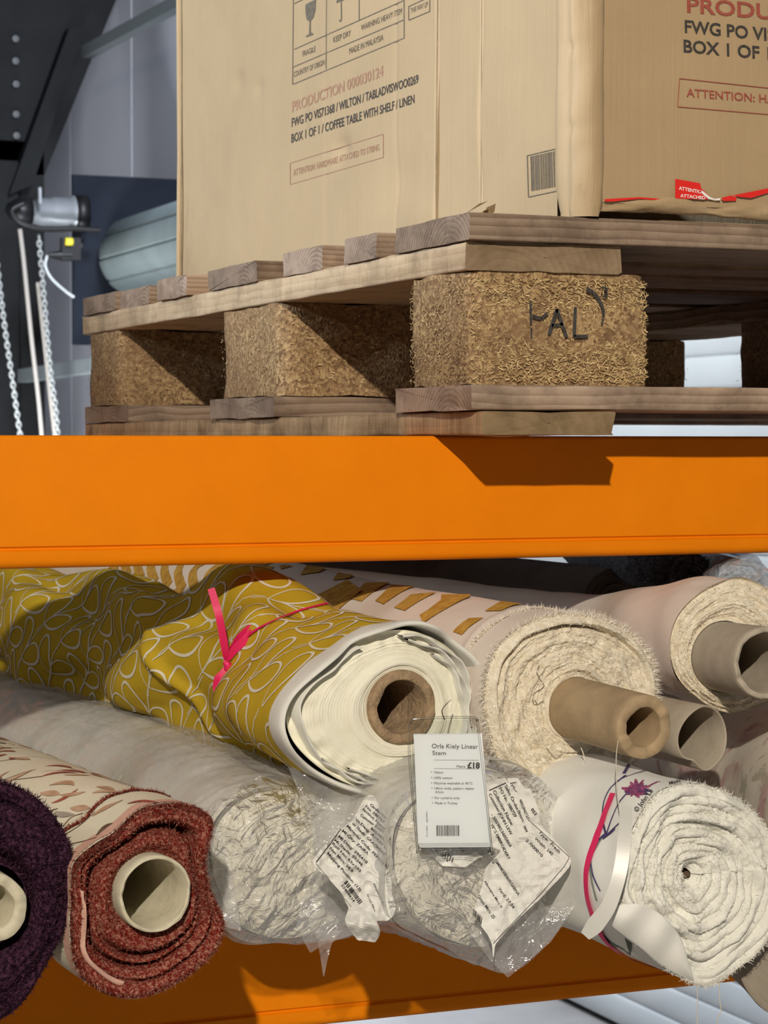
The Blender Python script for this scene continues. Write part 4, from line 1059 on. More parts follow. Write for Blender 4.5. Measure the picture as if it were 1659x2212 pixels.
body = MB(); Rq.build_body(body, Rq.body_fn(.3, lambda a, p: .003+.004*fbm(a*30+np.cos(p)*3, np.sin(p)*3, 3), .022), .5, 0, 80, 90); Rq.cap(body, .001, lambda r_, p_: .010*fbm(np.cos(p_)*r_*4, np.sin(p_)*r_*4, 6), 30, 90, rout=lambda p: np.full_like(p, .0235)+.003*fbm(0*p+np.cos(p)*3, np.sin(p)*3, 3)); obj('plastic_wrap', body, M['bluebag'], tq)

# --- small empty core --------------------------------------------------------------------
Re = Roll(1514, 1592, 1.50, -1500, 900, r=.019)
te = thing('cardboard_tube', Re.c+Re.d*.4, 'small grey empty cardboard tube with crumpled rim below the brown core', 'cardboard tube')
b = MB(); ph = np.arange(72)*2*PI/72
def er(p, k): return .0188*(1+k*(.10*np.sin(p+1.7)-.16*np.exp(-(((p-4.35)/.30))**2)+.06*np.exp(-(((p-4.9)/.25))**2)))*(1.14-.1*np.abs(np.cos(p)))
rows = []
for a, dr, k in ((.8, 0, 0), (.10, 0, .2), (.02, 0, .9), (0, 0, 1), (-.0006, -.0007, 1), (.0002, -.0014, 1), (.02, -.0014, .9), (.1, -.0014, .2), (.8, -.0014, 0)):
    rows.append(Re.pt(a+.002*np.sin(ph*2+1)*(a < .01), ph, er(ph, k)+dr))
b.grid(np.array(rows), True, flip=True); obj('tube_wall', b, M['kraft_grey'], te)

# --- floral roll at the right edge -------------------------------------------------------
Rf = Roll(1890, 1825, 1.45, 300, 930, r=.065)
tf = roll_thing(Rf, 'cream roll with soft pink flowers, cut off by the right edge')
body = MB(); Rbf = Rf.body_fn(.3, lambda a, p: .004*np.sin(p*2.5+a*26)*np.clip(a*6, 0, 1)+.0035*fbm(a*10+np.cos(p)*2, np.sin(p)*2, 7), .06)
Rf.build_body(body, Rbf, .72, 0, 140, 160); obj('cloth', body, M['floral'], tf)
b = MB(); Rf.cap(b, .018, layers(12, .001, .002, 31), 50, 160); obj('rolled_end', b, M['fluffwhite'], tf)

# --- white embroidered roll with no core --------------------------------------------------
O = [(1411,1716),(1469,1694),(1526,1697),(1584,1724),(1640,1768),(1680,1840),(1694,1920),(1680,1995),(1640,2055),(1590,2092),(1540,2128),(1520,2134),(1485,2118),(1435,2085),(1390,2045),(1355,2000),(1336,1955),(1338,1900),(1346,1850),(1362,1800),(1385,1758)]
Rw = Roll(1492, 1885, 1.345, -1450, 940, O, smooth=4)
tw = roll_thing(Rw, 'white roll with purple embroidered flowers, its layers spiralling to a coreless middle')
body = MB()
Rbw = Rw.body_fn(.19, lambda a, p: .0016*np.sin(6*p+a*50)*np.clip(a/.02, 0, 1)*np.exp(-a*6)+.002*fbm(a*9+np.cos(p), np.sin(p)*1.5, 12)+.006*np.clip(a/.03, 0, 1)*np.exp(-((p-3.9)/.5)**2), .054)
Rw.build_body(body, Rbw, 1.35, 0, 160, 200); wtree = bvh(body)
def wrib(pts, w, mi, n=36):
    P, N = on_surf(wtree, pts, n)
    if len(P) > 3: ribbon(body, P, N, np.interp(np.linspace(0, 1, len(P)), np.linspace(0, 1, len(w)), w) if not np.isscalar(w) else w, mi, .0005)
wrib([(1298, 1925), (1282, 1890), (1278, 1850), (1295, 1815), (1312, 1800)], [.001, .0016, .0018], 1)
wrib([(1310, 1803), (1303, 1770), (1305, 1735), (1318, 1705), (1340, 1685), (1352, 1676)], [.0018, .0012, .0012, .002], 1)
wrib([(1311, 1803), (1322, 1770), (1338, 1735), (1357, 1712)], [.0016, .001, .0014], 1)
wrib([(1313, 1803), (1335, 1782), (1352, 1768)], .0011, 1)
wrib([(1303, 1812), (1322, 1798), (1330, 1790)], .0016, 1)
wrib([(1308, 1800), (1290, 1828), (1276, 1860), (1280, 1905), (1290, 1945)], [.0012, .0018, .002, .0022, .0018], 3)
wrib([(1348, 1672), (1360, 1650), (1366, 1640)], .002, 1); wrib([(1330, 1690), (1350, 1680), (1372, 1672), (1400, 1664)], .0007, 1)
for k in range(70):
    a = random.uniform(0, 2*PI); L = random.uniform(8, 28)
    wrib([(1376, 1706), (1376+L*.55*math.cos(a), 1706-L*.35*math.sin(a)), (1376+L*1.25*math.cos(a), 1704-L*.75*math.sin(a))], [.0006, .0030, .0005], 2 if random.random() < .75 else 1, 10)
wrib([(1400, 1700), (1420, 1690), (1428, 1690)], [.002, .0005], 2, 8)
wrib([(1305, 2018), (1318, 2035), (1340, 2046)], [.0003, .0036, .0008], 4, 16); wrib([(1347, 2004), (1358, 2030), (1362, 2060)], [.0003, .005, .0006], 4, 16); wrib([(1340, 2046), (1352, 2054), (1362, 2062)], .0016, 4, 10)
fw = lambda u, v: (lambda q: q[0]+q[1]*.0006 if q[0] is not None else at(u, v, 1.345))(cast(wtree, u, v))
tm = MB(); text_px(tm, '\u00a9 John Le', (1378, 1756), (1412, 1710), 11, fw, 0, .01); text_px(tm, 'Made in Uk', (1447, 1697), (1500, 1681), 7.5, fw, 0, .01)
obj('selvedge_lettering', tm, M['ink'], tw, smooth=False)
obj('embroidered_cloth', body, [M['whitecloth'], M['purple_thread'], M['magenta'], M['greygreen'], M['greenleaf']], tw)
b = MB(); hw_ = layers(11, .0026, .0030, 41, 2.5, .0002, .003)
def hw(rho, phi): return hw_(rho, phi)-.004*(1-rho)-.008*np.exp(-(rho/.08)**2)+.002*np.sin(8*phi+rho*20)*rho-.003*np.exp(-((rho-.55)/.03)**2)*np.clip(np.sin(phi), 0, 1)
P = Rw.cap(b, .0032, hw, 170, 320, (Rw.onplane(1496, 1892))); N = grid_normals(P); N *= -np.sign((N@Rw.d))[..., None]
fuzz(b, P[10:].reshape(-1, 3), N[10:].reshape(-1, 3), 5000, .0014, .0004, 0, 1.0, (.6, .25))
fuzz(b, P[-3:].reshape(-1, 3), N[-3:].reshape(-1, 3), 2000, .003, .0005, 0, .9)
obj('spiral_layers', b, M['fluffwhite'], tw)
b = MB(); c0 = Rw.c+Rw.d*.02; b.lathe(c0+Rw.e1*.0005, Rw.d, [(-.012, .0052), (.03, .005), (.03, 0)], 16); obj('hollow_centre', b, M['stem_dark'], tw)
# the loose corner of the outer layer lifting at the lower left
b = MB(); q0 = smooth_pts([(1306, 1962, 0), (1335, 1955, 0), (1375, 1952, 0), (1415, 1966, 0), (1448, 1995, 0), (1472, 2030, 0), (1500, 2118, 0)], 50); q1 = smooth_pts([(1304, 1968, 0), (1318, 1998, 0), (1345, 2022, 0), (1385, 2052, 0), (1420, 2082, 0), (1460, 2106, 0), (1502, 2124, 0)], 50)
P = np.zeros((50, 22, 3))
def cap_t(u, v): return float(((Rw.c-CAM)@Rw.d)/(ray(u, v)@Rw.d))
for i in range(50):
    for j in range(22):
        f_ = j/21; u, v = q0[i, :2]*(1-f_)+q1[i, :2]*f_; k = math.sin(PI*i/49)**.5
        P[i, j] = at(u, v, cap_t(u, v)-k*(.0125*(1-f_)**.7+.004*math.sin(PI*f_)+.0014*math.sin(i*.45+f_*2))-.0008)
b.grid(P); o = obj('loose_corner', b, M['whitecloth'], tw); sm = o.modifiers.new('solid', 'SOLIDIFY'); sm.thickness = .0008
# plastic strap looped in front of it
b = MB(); q = smooth_pts([at(1352, 1740, 1.325), at(1350, 1800, 1.310), at(1340, 1880, 1.302), at(1318, 1950, 1.300), at(1292, 1990, 1.302), at(1264, 2022, 1.306)], 60)
vd = np.array([nrm(CAM-p) for p in q]); ribbon(b, q, vd, np.interp(np.linspace(0, 1, 60), [0, .1, .5, .85, 1], [.0066, .0076, .0080, .0100, .0060]), 0, 0)
o = obj('plastic_strap', b, M['strap'], tw, smooth=False); sm = o.modifiers.new('solid', 'SOLIDIFY'); sm.thickness = .0012
# pink ribbon tied round it
b = MB()
Rw.R = Rbw; pr = np.linspace(2.2, 5.4, 90); Rw.strip(b, np.stack([.036-.006*np.sin(pr-2), pr], 1), .0058, 0, .0012)
obj('pink_ribbon', b, M['pink'], tw)
b = MB(); b.path(smooth_pts([at(1506, 2128, 1.345), at(1507, 2170, 1.345), at(1505, 2240, 1.345)], 20), .0003, 5); obj('loose_thread', b, M['thread'], tw)
b = MB(); b.path(smooth_pts([at(1553, 2122, 1.345), at(1555, 2160, 1.345), at(1557, 2185, 1.345), at(1549, 2205, 1.345), at(1552, 2240, 1.345)], 24), .0003, 5); obj('loose_thread', b, M['thread'], tw)
b = MB(); b.path(smooth_pts([at(1335, 1600, 1.352), at(1331, 1640, 1.342), at(1333, 1700, 1.338), at(1339, 1758, 1.335)], 24), .0003, 5); obj('loose_thread', b, M['thread'], tg)

# --- cream roll with red and brown leaves, red chenille reverse --------------------------
Z1 = lambda x, y: (x/3.106, 1500+y/3.106)
O = [Z1(*p) for p in ((500,1140),(620,1040),(760,960),(860,860),(930,790),(1040,760),(1180,745),(1310,770),(1400,830),(1425,870),(1385,1000),(1350,1130),(1370,1270),(1430,1400),(1490,1510),(1480,1620),(1420,1730),(1300,1830),(1150,1930),(1000,2000),(850,2020),(740,1990),(620,1930),(540,1860),(500,1740),(490,1620),(495,1400),(490,1250))]
Rl = Roll(323, 1930, 1.30, -1720, 960, O, smooth=3)
tl = roll_thing(Rl, 'cream roll printed with red and brown leaves, red chenille end round a cream core')
body = MB(); Rbl = Rl.body_fn(.16, lambda a, p: .0012*fbm(a*9+np.cos(p), np.sin(p), 4)+.0018*np.exp(-((a-.047)/.004)**2)*(a > .047)+.0018*(a <= .047), .0535)
Rl.build_body(body, Rbl, 1.35, 0, 170, 200); ltree = bvh(body)
r = Rl.rm; sdir = np.array([-.86, .50]); sp_ = np.array([.50, .86])
for k in range(1500):
    o = np.array([random.uniform(.06, 1.0), random.uniform(-.02, .36)])
    a = math.atan2(sdir[1], sdir[0])+random.gauss(0, .28); L = random.uniform(.012, .026); ax = np.array([math.cos(a), math.sin(a)]); pxx = np.array([-ax[1], ax[0]])
    tt = np.linspace(0, 1, 14); kind = random.choice((2, 2, 3, 3, 4, 5, 5, 5))
    if kind == 5: L *= 1.9
    cv = random.gauss(0, .22)*L
    sa = o+np.outer(tt*L, ax)+np.outer(cv*tt*(1-tt)*2, pxx)
    if sa[:, 0].min() < .052: continue
    ph = 3.6-sa[:, 1]/r
    wd = np.sin(PI*np.clip(tt, .02, .98))**.8*random.uniform(.0032, .0058) if kind < 5 else .0003+.0006*tt
    Rl.strip(body, np.stack([sa[:, 0], ph], 1), wd, kind-1, .0004+.00001*k/50)
def lrib(pts, w, mi, n=20):
    P, N = on_surf(ltree, [Z1(*p) for p in pts], n)
    if len(P) > 4: ribbon(body, P, N, np.interp(np.linspace(0, 1, len(P)), np.linspace(0, 1, len(w)), w), mi, .0006)
lrib([(620,820),(700,770),(830,710)], [.0004,.0055,.0004], 2); lrib([(855,738),(960,720),(1095,745)], [.0004,.006,.0004], 1)
lrib([(650,955),(700,900),(760,868)], [.0006,.0055,.0006], 4); lrib([(460,1010),(560,990),(650,965)], [.001,.0008,.0014], 4); lrib([(425,890),(480,830),(560,800)], [.0008,.0008], 4); lrib([(430,950),(540,880),(640,790)], [.0009,.0006], 4)
obj('printed_cloth', body, [M['leafbase'], M['leaf_red'], M['leaf_brown'], M['leaf_grey'], M['stem_dark']], tl)
# chenille line where the layer beneath ends, and the selvedge strip
b = MB(); pr = np.linspace(.9, 3.6, 300); Rl.R = Rbl; p, n = Rl.surf(.0465+.004*np.sin(pr*2)+.0012*np.sin(pr*11), pr); ribbon(b, p, n, .0036, 0, .0008, .5); fuzz(b, p, n, 2600, .0028, .0006, 0, .9)
obj('chenille_edge', b, M['chen_red'], tl)
b = MB(); pr = np.linspace(0, 2*PI, 320); p, n = Rl.surf(np.full(320, .0065)+.001*np.sin(pr*6), pr); ribbon(b, p, n, .010, 0, .0005)
obj('selvedge', b, M['selv'], tl)
b = MB()
def hl_(rho, phi):
    dphi = lambda c_, w: np.exp(-(((phi-c_+PI) % (2*PI)-PI)/w)**2)
    g1 = np.exp(-((rho-(.50+.06*np.sin(phi*2)))/.075)**2)*(dphi(2.2, 1.0)+.9*dphi(.75, .35))
    g2 = np.exp(-((rho-.40)/.05)**2)*dphi(4.7, .9)+np.exp(-((rho-.58)/.035)**2)*dphi(4.3, .9)+np.exp(-((rho-.80)/.03)**2)*dphi(5.2, .8)*.7+np.exp(-((rho-.76)/.03)**2)*dphi(3.2, .7)*.6
    st = .004*np.clip((rho-.62)/.1, 0, 1)
    return -.004+.006*np.exp(-((rho-.25)/.2)**2)+st-.026*np.clip(g1, 0, 1)-.014*np.clip(g2, 0, 1)+.0016*fbm(np.cos(phi)*rho*16, np.sin(phi)*rho*16, 3)+.003*np.sin(4*phi+1)*rho+.003*np.exp(-((rho-1)/.06)**2)
ocl = Rl.onplane(323, 1925)
P = Rl.cap(b, .0222, hl_, 110, 300, ocl); N = grid_normals(P); N *= -np.sign((N@Rl.d))[..., None]
fuzz(b, P[3:].reshape(-1, 3), N[3:].reshape(-1, 3), 9000, .0018, .0006, 0, .9)
rad = (P[-2:].reshape(-1, 3)-Rl.c)/.06
fuzz(b, P[-2:].reshape(-1, 3), rad*.8-Rl.d*.5, 4500, .0032, .0007, 0, .6)
obj('chenille_end', b, M['chen_red'], tl)
b = MB()   # pale selvedge turned out between the layers
for p0, p1, f0, f1, lift in ((3.0, 4.4, .86, .91, .0012),):
    p_ = np.linspace(p0, p1, 60); ro = Rl.R0(p_); wv = 1+.015*np.sin(p_*9)
    b.grid(np.array([Rl.pt(-lift+.004*np.sin(p_*5), p_, ro*f0*wv), Rl.pt(-lift-.002+.003*np.sin(p_*6), p_, ro*(f0+f1)/2*wv), Rl.pt(-lift+.002, p_, ro*f1*wv)]))
obj('turned_selvedge', b, M['selv'], tl)
b = MB(); tube(Rl, b, .0219, .0196, -.010, 1.3, ocl, .0012, 80, 13, .012); obj('cardboard_core', b, M['board_cream'], tl, label='cream cardboard core')

# --- dark purple chenille roll ------------------------------------------------------------
O = [(0,1695),(42,1703),(71,1719),(106,1751),(135,1790),(158,1886),(155,1951),(138,2002),(112,2055),(84,2105),(60,2150),(25,2190),(-40,2215),(-140,2190),(-220,2100),(-250,1950),(-230,1800),(-150,1715),(-70,1690)]
Ru = Roll(-35, 1945, 1.262, -1720, 960, O, smooth=5)
tu = roll_thing(Ru, 'dark purple chenille roll cut off by the lower left corner')
body = MB(); P = Ru.build_body(body, Ru.body_fn(.2, lambda a, p: .002*fbm(a*9+np.cos(p), np.sin(p), 14), .056), 1.35, 0, 150, 180)
rad = P[:40]-(Ru.c+((P[:40]-Ru.c)@Ru.d)[..., None]*Ru.d); rad /= np.linalg.norm(rad, axis=-1)[..., None]
fuzz(body, P[:40].reshape(-1, 3), rad.reshape(-1, 3), 9000, .003, .0007, 0, .6); obj('chenille_cloth', body, M['chen_purple'], tu)
b = MB(); ocu = Ru.onplane(-28, 1952)
def hu(rho, phi):
    return .002*fbm(np.cos(phi)*rho*14, np.sin(phi)*rho*14, 5)+.008*np.exp(-((rho-.45)/.3)**2)-.010*np.exp(-((rho-.12)/.06)**2)+.003*np.exp(-((rho-.95)/.08)**2)-.007*np.exp(-((rho-.80+.04*np.sin(2*phi))/.025)**2)*np.clip(np.sin(phi-.3), 0, 1)
P = Ru.cap(b, .0225, hu, 110, 300, ocu); N = grid_normals(P); N *= -np.sign((N@Ru.d))[..., None]
fuzz(b, P[3:].reshape(-1, 3), N[3:].reshape(-1, 3), 16000, .0020, .0006, 0, .9)
obj('chenille_end', b, M['chen_purple'], tu)
b = MB(); tube(Ru, b, .0200, .0128, -.012, 1.3, ocu, .001, 120, 23, .07); obj('cardboard_core', b, M['board_cream'], tu, label='cream cardboard core with wavy rim')

# --- two cream rolls in clear plastic -----------------------------------------------------
def wrinkle(x, y, ang, seed, stretch=7, k=90):
    a = x*math.cos(ang)+y*math.sin(ang); c = -x*math.sin(ang)+y*math.cos(ang)
    n = fbm(a*k/stretch+3, c*k, seed, 4); return (1-np.abs(n)*2.4)
def wrapped(Rr, label, inner_px, rin_, ang, seed, oc_px, bulge):
    t_ = roll_thing(Rr, label)
    tab = Rr.tab.copy(); qi = np.array([Rr.onplane(*p) for p in inner_px]); Rr.tab = Rr.table(qi, 8)
    body = MB(); Rr.build_body(body, Rr.body_fn(.3, lambda a, p: .0015*np.sin(5*p+a*40)*np.exp(-a*4)+.002*fbm(a*8+np.cos(p), np.sin(p), seed), Rr.rm*.93), 1.35, 0, 90, 120)
    oc = Rr.onplane(*oc_px)
    hh = layers(6, .0010, .0016, seed+2, 2, .0003, .004)
    Rr.cap(body, rin_, lambda r_, p_: hh(r_, p_)-.012*r_**3, 60, 160, oc)
    obj('cream_cloth', body, M['greige'], t_)
    Rr.tab = tab
    fb = MB()
    def ff(a, p):
        x = a; y = p*Rr.rm
        return .0022*(wrinkle(x, y, .9, seed, 6, 80)-.5)*np.clip(a/.01, 0, 1)+.004*fbm(a*9, np.cos(p)*1.6+np.sin(p), seed+1)
    Rr.build_body(fb, Rr.body_fn(.22, ff, Rr.rm*.93+.004), 1.34, 0, 170, 220)
    def hf(rho, phi):
        x = np.cos(phi)*rho*.07; y = np.sin(phi)*rho*.07
        w = wrinkle(x, y, ang, seed+4, 9, 110)
        return bulge*(1-rho**2.2)+.0032*(w-.5)*(1-rho**6)+.004*fbm(x*50, y*50, seed+6)*(1-rho**4)
    Rr.cap(fb, .0006, hf, 110, 220, oc, 1)
    obj('plastic_wrap', fb, [M['film'], M['film_end']], t_)
    return t_
O = [(438,1830),(452,1755),(500,1702),(560,1676),(640,1684),(720,1716),(800,1756),(842,1800),(852,1880),(840,1960),(790,2012),(700,2030),(600,2034),(510,2028),(472,1990),(452,1910)]
Ra = Roll(645, 1848, 1.44, -1720, 960, O, smooth=5)
ta = wrapped(Ra, 'cream roll wrapped in clear crinkled plastic under the mustard roll', [(455,1830),(470,1765),(520,1718),(600,1700),(680,1722),(745,1765),(780,1830),(775,1920),(740,1990),(660,2018),(560,2018),(495,1980),(465,1900)], .0006, .75, 61, (600, 1830), .016)
def sheet(mb, L, Rr, dfn, na=50, nb=24):
    L = np.array(L, float); Rr = np.array(Rr, float)
    def rs(q):
        d = np.concatenate([[0], np.cumsum(np.linalg.norm(np.diff(q, axis=0), axis=1))]); x = np.linspace(0, d[-1], na)
        return np.stack([np.interp(x, d, q[:, 0]), np.interp(x, d, q[:, 1])], 1)
    l, r = rs(L), rs(Rr); P = np.zeros((na, nb, 3))
    for j in range(nb):
        q = l+(r-l)*j/(nb-1)
        for i in range(na): P[i, j] = at(q[i, 0], q[i, 1], dfn(q[i, 0], q[i, 1]))
    mb.grid(P)
b = MB()
def dA(u, v): return 1.408+.004*float(fbm(u/60, v/60, 3))+.0022*float(wrinkle(u/3400, v/3400, 2.3, 5, 8, 110))
sheet(b, [(622,1655),(665,1760),(690,1860),(650,1950),(640,2000),(668,2056)], [(850,1722),(852,1850),(850,1985),(760,2020),(700,2040),(672,2058)], dA)
sheet(b, [(680,2010),(688,2045),(694,2080),(698,2108)], [(738,2010),(716,2040),(706,2080),(700,2110)], lambda u, v: dA(u, v)-.004, 30, 10)
sheet(b, [(430,1860),(422,1890),(470,2000)], [(470,1780),(500,1880),(520,2010)], lambda u, v: 1.412+.003*float(fbm(u/40, v/40, 9)), 30, 12)
obj('plastic_flap', b, M['film_thin'], ta)
O = [(838,1850),(846,1745),(900,1690),(980,1660),(1060,1646),(1110,1652),(1180,1692),(1230,1770),(1262,1840),(1268,1900),(1250,1950),(1215,1998),(1175,2045),(1120,2095),(1095,2106),(1040,2085),(960,2042),(900,2016),(850,1994),(838,1950)]
Rc = Roll(1050, 1862, 1.385, -1720, 960, O, smooth=4)
tcp = wrapped(Rc, 'cream roll wrapped in clear plastic with printed paper labels, below the price tag', [(850,1850),(862,1765),(930,1700),(1020,1668),(1110,1678),(1190,1740),(1230,1830),(1225,1920),(1170,2000),(1080,2040),(980,2030),(900,1985),(860,1920)], .0006, 2.2, 81, (1020, 1870), .014)
b = MB(); sheet(b, [(1010,2010),(1060,2075),(1095,2110)], [(1255,1935),(1190,2035),(1098,2112)], lambda u, v: 1.372+.004*float(fbm(u/50, v/50, 4)), 40, 20); obj('plastic_flap', b, M['film_thin'], tcp)

# --- greyish roll at the lower right corner --------------------------------------------
Rh = Roll(1752, 2050, 1.40, 500, 960, r=.047)
th = roll_thing(Rh, 'grey beige roll behind the white roll, cut off by the lower right corner')
body = MB(); Rh.build_body(body, Rh.body_fn(.3, lambda a, p: .002*fbm(a*9+np.cos(p), np.sin(p), 14), .05), 1.2, 0, 80, 100); Rh.cap(body, .006, layers(9, .001, .002, 71), 50, 120); obj('cloth', body, M['greyroll'], th)

# ------------------------------------------------------------------ paper labels
def paper(name, L, Rr, dfn, label, parent=None, na=70, nb=34):
    b = MB(); sheet(b, L, Rr, dfn, na, nb); o = obj(name, b, M['paper'], parent, smooth=False)
    m = o.modifiers.new('solid', 'SOLIDIFY'); m.thickness = .00025; m.offset = 0
    return tag(o, label, 'label', 'printed paper labels on the wrapped rolls') if parent is None else o
def crumple(u, v, seed, amp): return amp*float(np.abs(fbm(u/38, v/38, seed, 3)))+amp*.6*float(fbm(u/110, v/110, seed+7, 2))
Q3 = lambda x, y: (640+x/5.82, 1680+y/5.82)
d1 = lambda u, v: 1.364-.00004*(v-1850)+crumple(u, v, 4, .010)-.010*math.exp(-((v-2000)/22)**2)
pl = paper('paper_label', [Q3(*p) for p in ((920,215),(830,290),(760,440),(700,540),(600,610),(480,720),(420,800),(330,870),(200,1050),(240,1130),(370,1240),(440,1310),(560,1440),(660,1640),(610,1780),(620,1830),(770,2045),(790,2048))], [Q3(*p) for p in ((960,220),(1000,250),(1010,310),(1140,380),(1135,560),(1140,780),(1160,1150),(1200,1300),(1205,1470),(1255,1620),(1220,1740),(1150,1800),(1010,1800),(1055,1920),(1040,2000),(985,2080),(960,2040))], d1, 'crumpled white paper label with printed text, hanging left of the price tag')
tm = MB(); f1 = lambda u, v: at(u, v, d1(u, v)-.0012)
def T1(s_, a, c, h=34, bold=.012): text_px(tm, s_, Q3(*a), Q3(*c), h/5.82, f1, 0, bold)
T1('Mapping Position: (13)', (385,955), (800,1430)); T1('Net Mtrs: 28.8', (415,890), (700,1190)); T1('Roll No: 65x102', (445,830), (800,1190)); T1('MI.Shade: 59246', (475,790), (822,1110)); T1('MI.Desg: 296418', (525,740), (880,1080)); T1('MI.Qlty: ZAIRA', (570,670), (895,970)); T1('Material Code: FEP01298', (630,610), (1145,1150)); T1('us.Shade: GRACMERE', (700,580), (1105,980)); T1('us.Desg: AYRES E', (745,530), (1120,895)); T1('8059853', (930,640), (1115,810), 32); T1('Customer: JOHN', (800,475), (1085,690)); T1('lection Name', (830,400), (1110,660)); T1('No: 398769', (865,365), (1095,570)); T1('Order/Ite', (920,345), (1125,520)); T1('Allowance Mtrs', (965,1330), (1100,1630), 26, 0); T1('Gross Mtrs', (885,1470), (980,1680), 28, 0); T1('22409434', (560,1350), (715,1565), 34)
line_px(tm, Q3(435,820), Q3(250,1060), 2, f1); line_px(tm, Q3(560,640), Q3(440,815), 1.6, f1); line_px(tm, Q3(250,1078), Q3(690,1620), .8, f1, n=20)
x = 0.0
while x < 1:
    w = random.choice((.02, .035, .05)); a = np.array((640, 1290))*(1-x)+np.array((835, 1560))*x; line_px(tm, Q3(*a), Q3(a[0]-42, a[1]+38), w*57, f1, n=3); x += w+random.choice((.025, .04))
obj('printing', tm, M['ink'], pl, smooth=False)
Q8 = lambda x, y: (1020+x/5.265, 1640+y/5.265)
d2 = lambda u, v: 1.356-.00002*(v-1850)+crumple(u, v, 14, .006)
d2b = lambda u, v: 1.363+crumple(u, v, 24, .004)
pb = paper('paper_label', [Q8(*p) for p in ((400,215),(420,300),(480,420),(560,560),(640,690))], [Q8(*p) for p in ((520,215),(600,335),(660,330),(780,640),(742,740))], d2b, 'small creased white paper scrap behind the larger label on the wrapped roll', na=30, nb=14)
tm = MB(); f2b = lambda u, v: at(u, v, d2b(u, v)-.001)
text_px(tm, 'Mat', Q8(440,300), Q8(495,380), 5.5, f2b, 0, 0); text_px(tm, '053', Q8(665,570), Q8(712,640), 6.5, f2b, 0, .02); line_px(tm, Q8(430,275), Q8(500,262), 1.4, f2b)
obj('printing', tm, M['ink'], pb, smooth=False)
pc = paper('paper_label', [Q8(*p) for p in ((120,280),(140,400),(160,700),(180,980),(330,1040),(150,1240),(110,1450),(60,1600),(5,1735),(95,1800),(100,1900),(180,2000),(225,2110),(235,2240))], [Q8(*p) for p in ((368,210),(500,380),(640,690),(780,760),(950,930),(1130,1130),(1110,1220),(1000,1350),(900,1450),(770,1590),(550,1790),(400,1940),(260,2110),(245,2250))], d2, 'large white paper label lettered EMBROIDERY in the plastic wrapped roll, right of the price tag')
tm = MB(); f2 = lambda u, v: at(u, v, d2(u, v)-.0012)
def T2(s_, a, c, h=34, bold=.006): text_px(tm, s_, Q8(*a), Q8(*c), h/5.265, f2, 0, bold)
T2('Sales Order/Item:', (365,300), (575,720), 36); T2('PO No.:388759', (302,332), (480,660), 36); T2('Collection Name:', (232,362), (445,760), 38); T2('Customer.JOHN LEW', (185,400), (432,862)); T2('- 5059853605868', (212,630), (425,1000)); T2('YERS EMBROIDERY', (205,740), (408,1142)); T2('4905842727-', (530,460), (632,700)); T2('004', (580,765), (610,830), 30)
T2('Type:  Fresh', (752,830), (985,1068)); T2('Width: 140', (705,905), (905,1095)); T2('2 /000010', (605,925), (788,1112)); T2('SSM00830E0691SABNA', (245,1142), (518,1552)); T2('Yard: 27.34', (292,1470), (462,1700)); T2('Allowance Mtrs: 0', (133,1388), (325,1690), 26); T2('Gross Mtrs: 25', (55,1555), (238,1815), 36)
line_px(tm, Q8(385,268), Q8(195,352), 1.8, f2); line_px(tm, Q8(642,690), Q8(1108,1112), .8, f2, n=20); line_px(tm, Q8(1105,1115), Q8(1050,1215), 1, f2); line_px(tm, Q8(1050,1215), Q8(770,1540), 1, f2, n=20); line_px(tm, Q8(770,1540), Q8(238,2095), 1, f2, n=24)
x = 0.0
while x < 1:
    w = random.choice((.05, .08, .11)); a = np.array((20, 1700))*(1-x)+np.array((110, 1800))*x; line_px(tm, Q8(*a), Q8(a[0]-8, a[1]+75), w*22, f2, n=3); x += w+random.choice((.06, .1))
obj('printing', tm, M['ink'], pc, smooth=False)
d3 = lambda u, v: 1.360+crumple(u, v, 34, .006)
pd = paper('paper_label', [(908,1800),(914,1830),(935,1850),(957,1871)], [(1072,1790),(1062,1840),(1030,1856),(1006,1873)], d3, 'torn white paper label peeping out below the price tag', na=30, nb=34)
tm = MB(); f3 = lambda u, v: at(u, v, d3(u, v)-.0012)
text_px(tm, '224', (952, 1848), (966, 1862), 6, f3, 0, 0); text_px(tm, '0SS', (955, 1826), (964, 1842), 6, f3, 0, 0); text_px(tm, '02', (990, 1829), (999, 1842), 6, f3, 0, 0); text_px(tm, '29', (1052, 1836), (1060, 1850), 6.5, f3, 0, 0)
for k in range(4): line_px(tm, (964+k*5, 1840+k*4), (961+k*5, 1851+k*4), 2, f3, n=3)
obj('printing', tm, M['ink'], pd, smooth=False)

# ------------------------------------------------------------------ price tag
tt_ = thing('price_tag', at(970, 1700, 1.342), 'white price tag reading 18 pounds in a clear plastic sleeve, hanging at the mustard roll', 'price tag')
dt = lambda u, v: 1.342-.00002*(v-1700)
def quad(mb, c, dz, th, n=8):
    c = np.array(c, float); G = []
    for i in range(n):
        a = i/(n-1); row = []
        for j in range(n):
            f_ = j/(n-1); q = (c[0]*(1-f_)+c[1]*f_)*(1-a)+(c[3]*(1-f_)+c[2]*f_)*a; row.append(at(q[0], q[1], dt(*q)+dz))
        G.append(row)
    G = np.array(G); mb.grid(G)
    o = G+nrm(FWD)*th; mb.grid(o, flip=True)
    for e0, e1 in ((G[0], o[0]), (G[-1], o[-1]), (G[:, 0], o[:, 0]), (G[:, -1], o[:, -1])): mb.grid(np.stack([e0, e1]))
for k in range(4):
    b = MB(); s_ = k*1.6
    quad(b, [(894-k*.3,1588-k*.8),(1038+s_*.6,1585-k*.4),(1056+s_,1821+s_*1.8),(903+s_*.8,1822+s_*1.8)], .0007*k, .0004); obj('card', b, M['card_white'], tt_, smooth=False)
Q5 = lambda x, y: (860+x/7.213, 1560+y/7.213)
